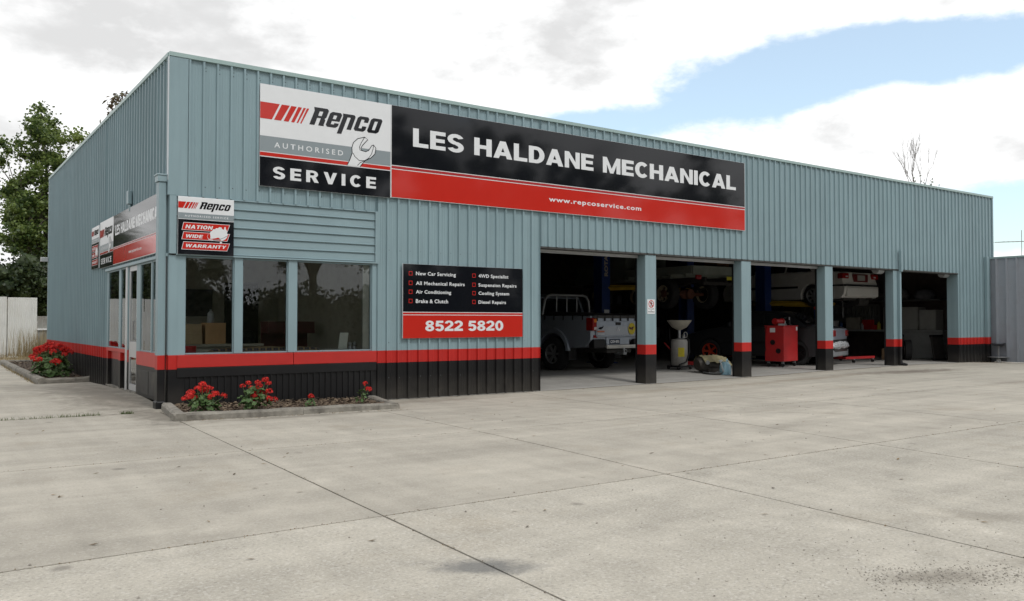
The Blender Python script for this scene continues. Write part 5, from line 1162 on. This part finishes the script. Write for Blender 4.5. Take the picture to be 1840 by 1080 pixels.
def mulch(parent, poly_fn, n, z0, seed=1):
    rr = random.Random(seed); mb = MB()
    for _ in range(n):
        x, y = poly_fn(rr.random(), rr.random()); z = gz(x,y)+z0+rr.uniform(.0,.025); a = rr.uniform(0, 6.28); l = rr.uniform(.012,.045); w = rr.uniform(.006,.016); tz = rr.uniform(-.015,.02)
        c, s = math.cos(a), math.sin(a); P = [(-l,-w,0),(l,-w,tz),(l,w,tz+.004),(-l,w,.004)]
        mb.add([(x+u*c-v*s, y+u*s+v*c, z+q) for u,v,q in P], [(0,1,2,3)])
    o = mb.build('mulch_chips', [leaf_mat('bark_chips', (.05,.032,.02), (.20,.15,.10), .9, 0, 30)], parent, fix=False); o['kind'] = 'stuff'
fb = thing('front_garden_bed', 'narrow mulched garden bed with concrete kerb under the office window', 'garden bed')
kerb_piece(fb, (-.33,-1.71), (1.4,-1.625), .15, .095, 8); kerb_piece(fb, (1.405,-1.625), (2.92,-1.55), .15, .09, 8)
kerb_piece(fb, (-.10,-.02), (-.325,-1.71), .15, .095, 6); kerb_piece(fb, (2.93,-1.55), (3.30,-.02), .15, .085, 6)
fbp = lambda u, v: ((-.18+.10*v) + u*(3.0+.05*v), -1.55 + v*1.545 + .13*u*(1-v))
soil_patch(fb, fbp, 44, 20, .045); mulch(fb, fbp, 2600, .048, 4)
lb = thing('side_garden_bed', 'kerbed garden bed along the far end of the west wall', 'garden bed')
kerb_piece(lb, (-.96,6.42), (.0,6.42), .14, .10, 5); kerb_piece(lb, (-1.0,15.0), (-.96,6.42), .14, .11, 12); kerb_piece(lb, (.5,14.9), (-.86,14.9), .14, .10, 4)
lbp = lambda u, v: (-.87+u*.84, 6.5+v*8.4)
soil_patch(lb, lbp, 12, 60, .05); mulch(lb, lbp, 1800, .052, 6)

GL1 = leaf_mat('geranium_leaf', (.045,.10,.025), (.10,.17,.055), .5, .2, 9); GLD = leaf_mat('geranium_leaf_dark', (.035,.085,.022), (.085,.15,.05), .5, .2, 9)
PET = leaf_mat('geranium_petal', (.42,.010,.010), (.80,.035,.022), .5, .25, 20); STM = pmat('green_stem', (.10,.14,.05), .7)
def geranium_leaf_mesh():
    mb = MB(); n = 14; vs = [(0,0,0)]
    for k in range(n):
        a = 2*math.pi*(k+.5)/n + 0; r_ = .040*(1 + .10*math.cos(a*7)) * (1 if k not in (0, n-1) else .75); vs.append((r_*math.cos(a), r_*math.sin(a), .012*(1+.5*math.cos(a*5))))
    mb.add(vs, [(0, 1+k, 1+(k+1)%n) for k in range(n)]); return mb.mesh('leaf', GL1, False, fix=False)
LEAFM = geranium_leaf_mesh()
def flower_head_mesh(seed):
    rr = random.Random(seed); mb = MB()
    for _ in range(34):
        th = math.acos(rr.uniform(-.45,1)); ph = rr.uniform(0, 6.283); d = Vector((math.sin(th)*math.cos(ph), math.sin(th)*math.sin(ph), math.cos(th)*.85)); p = d*.043*rr.uniform(.8,1.1)
        a = d.orthogonal().normalized(); b = d.cross(a); ro = rr.uniform(0, 6.28)
        pts = [p]
        for k in range(10):
            an = ro + 2*math.pi*k/10; rd = .018 if k % 2 == 0 else .010; pts.append(p + (a*math.cos(an)+b*math.sin(an))*rd + d*(.004 + rr.uniform(-.002,.004)))
        mb.add(pts, [(0, 1+k, 1+(k+1)%10) for k in range(10)])
    return mb.mesh('flower_head', PET, False, fix=False)
HEADS = [flower_head_mesh(s) for s in (1,2,3)]
def geranium(label, loc, rx, ry, h, nleaf, heads, seed, hs=1.0, ls=1.0):
    """heads: list of (dx, dy, z)"""
    g = thing('geranium', label, 'geranium', loc, 0, 'red geraniums'); rr = random.Random(seed); st = MB()
    for k in range(max(3, nleaf//12)):
        a = rr.uniform(0, 6.28); q = rr.uniform(.2,.8); st.tube([(rr.uniform(-.05,.05)*rx/.25, rr.uniform(-.05,.05), -.03), (q*rx*.6*math.cos(a), q*ry*.6*math.sin(a), h*.35), (q*rx*math.cos(a), q*ry*math.sin(a), h*.75)], [.009,.007,.004], 5)
    for i in range(nleaf):
        a = rr.uniform(0, 6.28); t = rr.random(); z = h*(.05 + .85*t); q = math.sqrt(max(.02, 1-(t*.95)**2.2))*(.65+.35*rr.random()) * (1 if rr.random() < .8 else .6)
        o = link('leaf', LEAFM, g, (q*rx*math.cos(a), q*ry*math.sin(a), z)); s = ls*rr.uniform(.7,1.25); o.scale = (s,s,s)
        tilt = rr.uniform(.2,1.1)*(.5+.7*q); o.rotation_euler = Matrix.Rotation(rr.uniform(-.4,.4)+a, 3, 'Z').to_euler(); d = Vector((math.cos(a)*math.sin(tilt), math.sin(a)*math.sin(tilt), math.cos(tilt))); o.rotation_euler = (d.to_track_quat('Z','Y') @ Matrix.Rotation(rr.uniform(0,6.28), 3, 'Z').to_quaternion()).to_euler()
    for (dx, dy, z) in heads:
        o = link('flower_head', HEADS[rr.randrange(3)], g, (dx, dy, z)); s = hs*rr.uniform(.85,1.2); o.scale = (s,s,s*.9); o.rotation_euler = (rr.uniform(-.4,.4), rr.uniform(-.4,.4), rr.uniform(0,6.28))
        st.tube([(dx*.4, dy*.4, h*.4), (dx*.8, dy*.8, (z+h*.4)/2), (dx, dy, z)], [.006,.005,.004], 5)
    st.build('stem', STM, g); return g
# front bed: x runs 0..3, plants at y about -1.2 ; +x image right
def fan(seed, spots): rr = random.Random(seed); return [(x, rr.uniform(-.16,.08), z) for x, z in spots]
geranium('large red geranium at the left end of the front bed, one bloom held apart', (.155,-1.22,.03), .22,.2,.28, 80, fan(1,[(-.20,.24),(-.15,.27),(-.22,.20),(-.10,.33),(-.02,.38),(.04,.33),(.02,.28),(.10,.31),(.12,.25),(.07,.22),(-.09,.20),(.26,.215),(-.02,.32)]), 1)
geranium('taller red geranium second from the left in the front bed', (.86,-1.18,.03), .22,.2,.33, 85, fan(2,[(-.14,.32),(-.06,.36),(0,.38),(.02,.33),(-.03,.29),(.16,.40),(.20,.35),(-.03,.20),(.03,.17),(.08,.22),(.14,.18),(.17,.14),(.19,.24),(.27,.13),(-.01,.24),(.05,.14)]), 2)
geranium('tiny geranium with one faded bloom in the middle of the front bed', (1.70,-1.12,.02), .08,.07,.11, 12, [(0,-.02,.145),(.03,0,.13)], 3, .75, .7)
geranium('small leggy geranium with two blooms at the right end of the front bed', (2.52,-1.12,.02), .09,.09,.22, 18, [(.10,-.02,.20),(.05,0,.29)], 4, .95, .75)
rr = random.Random(8); hd = []
for k in range(46):
    a = rr.uniform(0,6.28); q = math.sqrt(rr.random()); hd.append((.36*q*math.cos(a), .55*q*math.sin(a)-.1, .50+.16*(1-q*q)+rr.uniform(-.04,.05)))
hd += [(-.38,-.35,.42),(-.34,-.42,.38),(.0,-.60,.36),(.04,-.62,.33),(-.05,-.6,.34),(-.40,-.2,.45),(-.28,-.5,.40)]
geranium('big bushy red geranium covered in blooms in the side bed', (-.56,7.75,.06), .40,.62,.56, 240, hd, 5, 1.35, 1.35)

# ---- fences
def corr_sheet(parent, name, u0, u1, z0, z1, fr, mat, pitch=.076, amp=.014, step=6):
    n = max(2, int((u1-u0)/pitch*step)); vs = []
    for i in range(n+1):
        u = u0+(u1-u0)*i/n; d = amp*math.cos(2*math.pi*u/pitch); vs += [fr(u,d,z0), fr(u,d,z1)]
    return MB().add(vs, [(2*i,2*i+2,2*i+3,2*i+1) for i in range(n)]).build(name, mat, parent, smooth=True, fix=False)
FW = pmat('weathered_white_iron', (.64,.65,.63), .6, var=.08, scale=3, dirt=(.34,.30,.24), dirt_amt=.3, dirt_scale=1.5)
FG = pmat('grey_iron', (.30,.30,.28), .6, var=.15, dirt=(.15,.12,.09), dirt_amt=.5)
f1 = thing('iron_fence', 'weathered white corrugated iron fence behind the west side of the workshop', 'fence', (0,0,0))
fy = lambda u,d,z: (u, 22-d, z)
x = .655; k = 0
while x > -7:
    a = x-.80 if k else x-.945
    corr_sheet(f1, 'fence_sheet', a+.03, x, -.05+.02*(k%2), 1.49+.015*(k%3), fy, FW); corr_sheet(f1, 'fence_sheet', a+.03, x, 1.475, 2.10+.02*(k%2), lambda u,d,z: (u, 22.03-d, z), FW); x = a; k += 1
for xx in (-.3,-2.4,-4.5): MB().box(xx,22.05,-.05,xx+.09,22.13,2.05).build('fence_post', M['kerb'], f1)
f2 = thing('low_iron_fence', 'lower grey corrugated fence between the white fence and the workshop corner', 'fence', (0,0,0))
corr_sheet(f2, 'fence_sheet', .66, 2.2, 0, 1.43, fy, FG); MB().box(.66,21.94,.93,2.2,21.985,.99).build('fence_rail', M['white'], f2)
FR = pmat('zinc_coloured_sheet', (.32,.345,.385), .35, .0, var=.06, scale=2, dirt=(.16,.13,.10), dirt_amt=.25)
f3 = thing('ribbed_fence', 'tall ribbed zinc-grey steel fence running forward from the right end of the workshop', 'fence', (0,0,0))
yy = .05; XF = 24.42
while yy > -9:
    vs = []; fs = []; prof = []
    for k in range(3):
        c = yy - .30*k; prof += [(c,0),(c-.215,0),(c-.235,.065),(c-.265,.065),(c-.30,0)]
    for (y, d) in prof: vs += [(XF-d, y, gz(XF,y)+.02), (XF-d, y, 3.20)]
    for i in range(len(prof)-1): fs.append((2*i,2*i+2,2*i+3,2*i+1))
    MB().add(vs, fs).build('fence_sheet', FR, f3, fix=False); yy -= .90
MB().box(XF-.055,-9,3.19,XF+.03,.05,3.245).build('fence_capping', M['cap'], f3); MB().box(XF+.01,-9,1.6,XF+.05,.05,1.68).build('fence_rail', M['steel'], f3)
st = thing('metal_stool', 'old dark metal seat on a post with a pale base beside the ribbed fence', 'stool', (24.15,-.35,gz(24.15,-.35)), R(20))
vs = []
for j in range(7):
    for i in range(9):
        x = -.28+.56*i/8; y = -.18+.36*j/6; vs.append((x, y, .56 + .05*math.cos(x*5.5) - .03 + .02*(y/.18)**2 + (.05*max(0,(x-.1))*2)))
MB().add(vs, [(j*9+i, j*9+i+1, (j+1)*9+i+1, (j+1)*9+i) for j in range(6) for i in range(8)]).add([(a,b,c-.012) for a,b,c in vs], [(j*9+i, (j+1)*9+i, (j+1)*9+i+1, j*9+i+1) for j in range(6) for i in range(8)]).build('seat', M['black'], st, smooth=True)
MB().tube([(0,0,.05),(-.02,0,.56)], .025, 8).build('post', M['steel'], st); MB().lathe([(.001,0),(.06,0),(.06,.10),(.03,.12),(.001,.12)], n=14).build('foot', M['white'], st); MB().lathe([(.001,.165),(.30,.16),(.31,.17),(.30,.18),(.001,.185)], n=20).build('footrest', M['steel'], st)

# ---- weeds, grass, litter
def blades(name, pts, mat, hmin, hmax, w, seed, lean=.4, parent=None):
    rr = random.Random(seed); mb = MB()
    for (x, y) in pts:
        h = rr.uniform(hmin,hmax); a = rr.uniform(0,6.28); l = rr.uniform(0,lean)*h; z = gz(x,y)-.03; c, s = math.cos(a), math.sin(a); wx, wy = -s*w, c*w
        mb.add([(x-wx,y-wy,z),(x+wx,y+wy,z),(x+c*l*.4+wx*.7,y+s*l*.4+wy*.7,z+h*.6),(x+c*l*.4-wx*.7,y+s*l*.4-wy*.7,z+h*.6),(x+c*l,y+s*l,z+h)], [(0,1,2,3),(3,2,4)])
    return tag(mb.build(name, mat, parent, fix=False), None, None, None, 'stuff')
rr = random.Random(21)
DRY = leaf_mat('dry_grass', (.20,.15,.075), (.33,.27,.15), .8, .2, 6); GRS = leaf_mat('weed_green', (.05,.085,.02), (.12,.15,.05), .7, .2, 10)
blades('dry_grass', [(rr.gauss(.75,.45), rr.uniform(20.6,21.85)) for _ in range(700)], DRY, .25, 1.15, .006, 3, .35)
blades('dry_grass', [(rr.uniform(-7,1.3), rr.uniform(15.3,21.9)) for _ in range(5000)], DRY, .03, .16, .006, 4, .9)
blades('joint_weeds', [(rr.choice([rr.uniform(-2.2,-1.5), rr.uniform(-1.45,-.95), rr.uniform(-.7,-.55)]), -.41+rr.gauss(0,.018)) for _ in range(520)], GRS, .03, .085, .004, 5, .9)
blades('joint_weeds', [(-1.03+rr.gauss(0,.03), rr.uniform(6.6,14)) for _ in range(420)], DRY, .03, .10, .005, 6, .9)
def litter(name, pts, mat, smin, smax, seed, flat=False):
    rr = random.Random(seed); mb = MB()
    for x, y in pts:
        s = rr.uniform(smin,smax); z = gz(x,y)+s*(.1 if flat else .25); a = rr.uniform(0,6.28); c, q = math.cos(a), math.sin(a)
        if flat:
            l, w = s*1.6, s*.5; mb.add([(x+u*c-v*q, y+u*q+v*c, z+t) for u,v,t in [(-l,0,.002),(0,-w,.004),(l,0,s*.5),(0,w,.006)]], [(0,1,2,3)])
        else:
            P = [(1,0,0),(0,1,0),(-1,0,0),(0,-1,0),(0,0,.8),(0,0,-.6)]; P = [(u*rr.uniform(.6,1.2), v*rr.uniform(.6,1.2), w*rr.uniform(.6,1.1)) for u,v,w in P]
            mb.add([(x+s*(u*c-v*q), y+s*(u*q+v*c), z+s*w) for u,v,w in P], [(0,1,4),(1,2,4),(2,3,4),(3,0,4),(1,0,5),(2,1,5),(3,2,5),(0,3,5)])
    return tag(mb.build(name, mat, None, fix=False), None, None, None, 'stuff')
GRV = leaf_mat('gravel_stone', (.20,.185,.16), (.46,.43,.38), .9, 0, 40); LIT = leaf_mat('dry_leaf_litter', (.06,.04,.02), (.22,.15,.07), .9, 0, 12)
litter('gravel', [(lambda t, w: (.75+t*.75+w*.5, -10.45-t*.42+w*.55))(rr.random(), rr.gauss(0,.14)) for _ in range(700)], GRV, .002, .0075, 7)
litter('gravel', [(1.1+rr.gauss(0,.9), -10.4+rr.gauss(0,.6)) for _ in range(260)], GRV, .002, .007, 8)
litter('gravel', [(rr.uniform(-3,8), rr.uniform(-11,-2.5)) for _ in range(150)], GRV, .004, .012, 9)
litter('leaf_litter', [(rr.uniform(-3,12), rr.uniform(-10.5,-1.5)) for _ in range(160)], LIT, .008, .022, 10, True)
litter('leaf_litter', [(-.2+rr.random()*3.2, -1.74+rr.gauss(0,.05)+.05*rr.random()) for _ in range(170)], LIT, .006, .018, 11, True)
litter('leaf_litter', [(rr.uniform(3.3,24), -.06-abs(rr.gauss(0,.10))) for _ in range(260)], LIT, .006, .018, 12, True)
litter('leaf_litter', [(rr.uniform(23,24.4), -abs(rr.gauss(0,.5))) for _ in range(160)], LIT, .008, .025, 13, True)
# grit and dirt caught in the open joints
pts = []
for _ in range(260):
    k = rr.choice((4,5,6,7)); y = rr.uniform(-11,-.5); pts.append((jx(k,y)+rr.gauss(0,.012), y))
for _ in range(700): pts.append((rr.uniform(-4,12), rr.choice((-7.9,-4.65,-7.9))+rr.gauss(0,.012)))
litter('joint_grit', pts, LIT, .002, .006, 14)

# ================================================================== TREES
BRK = pmat('bark', (.10,.085,.07), .9, var=.3, scale=6, bump=.5, bscale=18)
def tree(name, label, loc, base_h, crown, r0, seed, leafm, nleaf, lsize, clump=.55, group=None, limbs=9, depth=3, spread=.55, droop=0.0, gap=.3, bare=False, cat='tree', mass=0):
    """crown: (cx, cy, cz, rx, ry, rz) relative to loc; limbs grow towards clumps spread through the crown volume"""
    t = thing(name, label, cat, loc, 0, group); rr = random.Random(seed); tr = MB(); cx, cy, cz, rx, ry, rz = crown
    top = Vector((cx*.5, cy*.5, base_h)); tr.tube([(0,0,-.2),(cx*.12+rr.uniform(-.1,.1), cy*.1, base_h*.5), top], [r0*1.25, r0, r0*.8], 9)
    cl = []
    for i in range(limbs):
        for _ in range(30):
            p = Vector((rr.uniform(-1,1), rr.uniform(-1,1), rr.uniform(-1,1)))
            if .35 < p.length < 1: break
        e = Vector((cx+p.x*rx, cy+p.y*ry, cz+p.z*rz)); m = top.lerp(e, .5) + Vector((rr.uniform(-.3,.3), rr.uniform(-.3,.3), rr.uniform(0,.5)))*rx*.25
        tr.tube([top - Vector((0,0,rr.uniform(0,base_h*.25))), m, e], [r0*.55, r0*.3, r0*.08], 6)
        for j in range(depth):
            b = m.lerp(e, rr.uniform(.1,1)); q = b + Vector((rr.gauss(0,1)*rx, rr.gauss(0,1)*ry, rr.gauss(.2,1)*rz))*spread*.55
            tr.tube([b, b.lerp(q,.5)+Vector((0,0,.1)), q], [r0*.16, r0*.1, r0*.03], 5); cl.append((q, rr.uniform(.6,1.25)))
            for k in range(2):
                q2 = b.lerp(q, .6) + Vector((rr.gauss(0,1)*rx, rr.gauss(0,1)*ry, rr.gauss(.1,1)*rz))*spread*.3; tr.tube([b.lerp(q,.6), q2], [r0*.07, r0*.02], 4); cl.append((q2, rr.uniform(.4,1.0)))
        cl.append((e, rr.uniform(.7,1.2)))
    tr.build('trunk', BRK, t, smooth=True, fix=False)
    if bare: return t
    lf = MB(); per = max(1, nleaf//len(cl))
    if mass:      # leafy cores of the clumps
        bmi = bmesh.new(); bmesh.ops.create_icosphere(bmi, subdivisions=2, radius=1.0); iv = [v.co.copy() for v in bmi.verts]; jf = [tuple(v.index for v in f.verts) for f in bmi.faces]; bmi.free()
        for (c, s) in cl:
            q = clump*s*mass; lf.add([c + Vector((v.x*q*rr.uniform(.7,1.25), v.y*q*rr.uniform(.7,1.25), v.z*q*.8*rr.uniform(.7,1.25))) for v in iv], jf)
    for (c, s) in cl:
        for _ in range(int(per*s)):
            d = Vector((rr.gauss(0,1), rr.gauss(0,1), rr.gauss(0,.75))); d = d*(clump*s*.5)
            p = c + d - Vector((0,0,droop*abs(d.x+d.y)*.3)); u = Vector((rr.gauss(0,1), rr.gauss(0,1), rr.gauss(-droop,.6))).normalized(); v = u.orthogonal().normalized(); v.rotate(Matrix.Rotation(rr.uniform(0,6.28), 3, u)); l = lsize*rr.uniform(.6,1.3); w = l*(.42 if droop < .5 else .16)
            m = p + u*l*.5 + Vector((0,0,l*.08)); lf.add([p, m+v*w, p+u*l, m-v*w], [(0,1,2,3)])
    tag(lf.build('crown', leafm, t, fix=False), None, None, None, 'stuff'); return t
LT1 = leaf_mat('broad_leaf', (.045,.085,.02), (.19,.255,.065), .45, .4, .6); LT2 = leaf_mat('dark_leaf', (.018,.035,.012), (.05,.075,.022), .5, .2, .6); LT3 = leaf_mat('russet_eucalypt_leaf', (.09,.05,.03), (.10,.10,.045), .5, .2, 1.2); LT4 = leaf_mat('eucalypt_leaf', (.05,.07,.035), (.10,.12,.06), .5, .2, .8)
tree('broadleaf_tree', 'tall loose green broadleaf tree rising behind the white iron fence', (2.3,30,0), 4.2, (-.7,.3,6.9,2.6,1.9,3.4), .15, 4, LT1, 32000, .14, .52, limbs=19, depth=3, spread=.42, mass=.42)
tree('dark_tree', 'dark dense tree low behind the left end of the white fence', (-.6,27.5,0), 2.2, (.2,.3,3.6,2.2,1.2,1.7), .14, 12, LT2, 9000, .15, .75, limbs=12, depth=3, spread=.5, mass=.45, group='trees behind the white fence')
tree('dark_tree', 'dark tree low behind the fence next to the workshop corner', (2.0,28.5,0), 1.2, (.2,.3,2.5,1.6,1.0,1.7), .12, 13, LT2, 9000, .15, .7, limbs=9, depth=3, spread=.5, mass=.45, group='trees behind the white fence')
tree('eucalypt_tree', 'russet tip of a eucalypt showing above the west parapet', (3.65,20,0), 5.5, (-.1,0,9.2,.8,.7,1.0), .10, 6, LT3, 3200, .24, .42, limbs=10, depth=3, spread=.5, droop=.8)
bt = thing('bare_tree', 'thin leafless tree showing above the roof at the right', 'tree', (53.1,18,0)); mb = MB(); rr = random.Random(33)
def twig(p, d, l, r_, n):
    e = p + d*l; mid = p + d*l*.5 + Vector((rr.gauss(0,.06), rr.gauss(0,.06), .02))*l; mb.tube([p, mid, e], [r_, r_*.8, r_*.6], 5, cap=False)
    if n:
        for _ in range(rr.choice((2,2,3))):
            nd = (d + Vector((rr.gauss(0,.22), rr.gauss(0,.22), rr.uniform(.15,.5)))).normalized(); twig(e, nd, l*rr.uniform(.6,.85), r_*.58, n-1)
mb.tube([(0,0,-.2),(-.1,0,4),(0,0,8.3)], [.18,.14,.10], 8)
for d in ((-.34,0,1),(-.05,.2,1),(.22,0,1)): twig(Vector((0,0,8.2)), Vector(d).normalized(), 1.9, .05, 4)
mb.build('trunk', BRK, bt, fix=False)
lf = MB()
for _ in range(700):
    p = Vector((rr.gauss(.6,.9), rr.gauss(0,.5), 9.2+rr.gauss(.4,.5))); u = Vector((rr.gauss(0,1), rr.gauss(0,1), rr.gauss(0,1))).normalized()*.2; v = u.orthogonal()*.4; lf.add([p,p+u*.5+v,p+u,p+u*.5-v], [(0,1,2,3)])
tag(lf.build('crown', LT4, bt, fix=False), None, None, None, 'stuff')
an = thing('television_antenna', 'thin television antenna mast far behind the ribbed fence at the right', 'antenna', (72.8,20,0)); MB().tube([(0,0,0),(0,0,8.9)], .03, 6).build('mast', M['steel'], an); MB().tube([(-4.6,0,7.62),(0,0,7.95),(1.2,0,8.0)], .035, 6).build('boom', M['steel'], an)
for i in range(7): MB().tube([(-4.2+.75*i,-.55,7.66+.05*i),(-4.2+.75*i,.55,7.66+.05*i)], .012, 4).build('element', M['steel'], an)

# ---- what the windows mirror: trees across the road, a fence and a brick house west of the yard
rr = random.Random(40)
for i, (x, y, h, s) in enumerate([(-9,-27,8,1.2),(-1,-30,9.5,1.4),(6,-26,8,1.25),(14,-29,9.5,1.4),(22,-27,9,1.3),(31,-30,9.5,1.4),(-18,-30,9,1.3),(41,-28,9,1.4)]):
    big = i in (1,2,3)
    tree('gum_tree', ['gum tree across the road mirrored in the office windows at the far left','tall gum tree across the road opposite the office','low gum tree across the road right of the tall one','large gum tree across the road opposite the first bay','gum tree across the road opposite the middle bays','tall gum tree across the road opposite the last bay','gum tree across the road beyond the west fence','gum tree across the road at the far east end'][i],
         (x,y,0), h*.45, (0,0,h*.85,3.4*s,3.0*s,h*.62), .22, 50+i, LT4, 36000 if big else 4000, .13 if big else .30, (.62 if i != 2 else .7) if big else 1.5, 'gum trees across the road', limbs=13, depth=3, spread=.55, droop=.4, mass=.62 if big else .4)
tag(MB().add([(-90,-20,.0),(90,-20,.0),(90,-14.5-5.2,.0),(-90,-14.5-5.2,.0),(-90,-25.5,.0),(90,-25.5,.0)], [(4,5,1,0),(0,1,2,3)]).build('road', pmat('asphalt', (.055,.054,.052), .85, var=.2, scale=30), fix=False), 'grey asphalt road in front of the yard', kind='structure')
rr2 = random.Random(77); sc = MB()
for _ in range(26000):
    x = rr2.uniform(-45,60); y = -28.0+rr2.gauss(0,.5); z = rr2.random()*(3.3+.7*math.sin(x*.37)+.4*math.sin(x*1.1))+abs(rr2.gauss(0,.25)) ; u = Vector((rr2.gauss(0,1),rr2.gauss(0,1),rr2.gauss(0,1))).normalized()*.24; v = u.orthogonal()*.5
    p = Vector((x,y,z)); sc.add([p-u*.5,p+v*.5,p+u*.5,p-v*.5], [(0,1,2,3)])
tag(sc.build('reflection_scrub', LT2, fix=False), None, None, None, 'stuff')  # unseen scrub, added so the lower window reflections stay dark
hv = []; hn = 231
for i in range(hn):
    x = -50+.5*i; h = 3.1+.7*math.sin(x*.37)+.4*math.sin(x*1.1)
    for (dy, k) in ((.9,0),(1.1,.5),(.7,.85),(0,1),(-.8,.8),(-1.1,0)): hv.append((x, -29+dy+rr2.uniform(-.25,.25), h*k+(rr2.uniform(-.3,.3) if k else -.1)))
tag(MB().add(hv, [(i*6+k, i*6+k+1, (i+1)*6+k+1, (i+1)*6+k) for i in range(hn-1) for k in range(5)]).build('reflection_hedge', LT2, smooth=True), 'unseen dark hedge added across the road to darken the window reflections', 'hedge')  # solid mass added out of view to darken what the windows mirror
fw = thing('iron_fence', 'white corrugated fence along the west side of the yard', 'fence', (0,0,0))
y = -4.0
while y < 46: corr_sheet(fw, 'fence_sheet', y, y+1.03, -.02, 1.85, lambda u,d,z: (-8.6+d, u, z), FW, .076, .009, 3); y += 1.04
for i, (x, y) in enumerate([(-7.5,50),(-10,58),(-13.5,68),(-17,80)]):
    tree('boundary_tree', ['dark tree at the north end of the west fence, nearest to the yard','second dark tree north of the west fence','third dark tree north of the west fence','farthest dark tree north of the west fence'][i], (x,y,0), 2.5, (0,0,4.6,2.9,2.9,3.7), .16, 90+i, LT2, 9000, .24, .9, 'trees behind the west fence', limbs=14, depth=3, spread=.5)
hs = thing('brick_house', 'tan brick house with a low tiled roof behind the west fence', 'house', (-15,6,0)); BRICK = bpy.data.materials.new('tan_brick'); BRICK.use_nodes = True; N, L = nodes_of(BRICK); bt_ = N.new('ShaderNodeTexBrick'); g = N.new('ShaderNodeNewGeometry'); mp = N.new('ShaderNodeMapping'); mp.inputs['Rotation'].default_value = (R(90),0,R(90)); L.new(g.outputs['Position'], mp.inputs[0]); L.new(mp.outputs[0], bt_.inputs['Vector'])
bt_.inputs['Color1'].default_value = (.34,.22,.12,1); bt_.inputs['Color2'].default_value = (.28,.17,.09,1); bt_.inputs['Mortar'].default_value = (.3,.28,.24,1); bt_.inputs['Scale'].default_value = 2.2; L.new(bt_.outputs[0], N['Principled BSDF'].inputs['Base Color']); N['Principled BSDF'].inputs['Roughness'].default_value = .9
MB().box(-4,-8,0,3.5,9,3.0).build('wall', BRICK, hs); MB().add([(-4.6,-8.6,3.0),(4.1,-8.6,3.0),(4.1,9.6,3.0),(-4.6,9.6,3.0),(-.2,-4,5.0),(-.2,5,5.0)], [(0,1,4),(1,2,5,4),(2,3,5),(3,0,4,5),(3,2,1,0)]).build('roof', pmat('dull_roof_tiles', (.16,.09,.06), .85, var=.2, scale=5), hs)
for y in (-5,0,5): f = MB().box(3.50,y-.8,.9,3.56,y+.8,2.2).build('window', M['white'], hs); MB().box(3.561,y-.72,.97,3.57,y+.72,2.13).build('pane', M['carglass'], f)
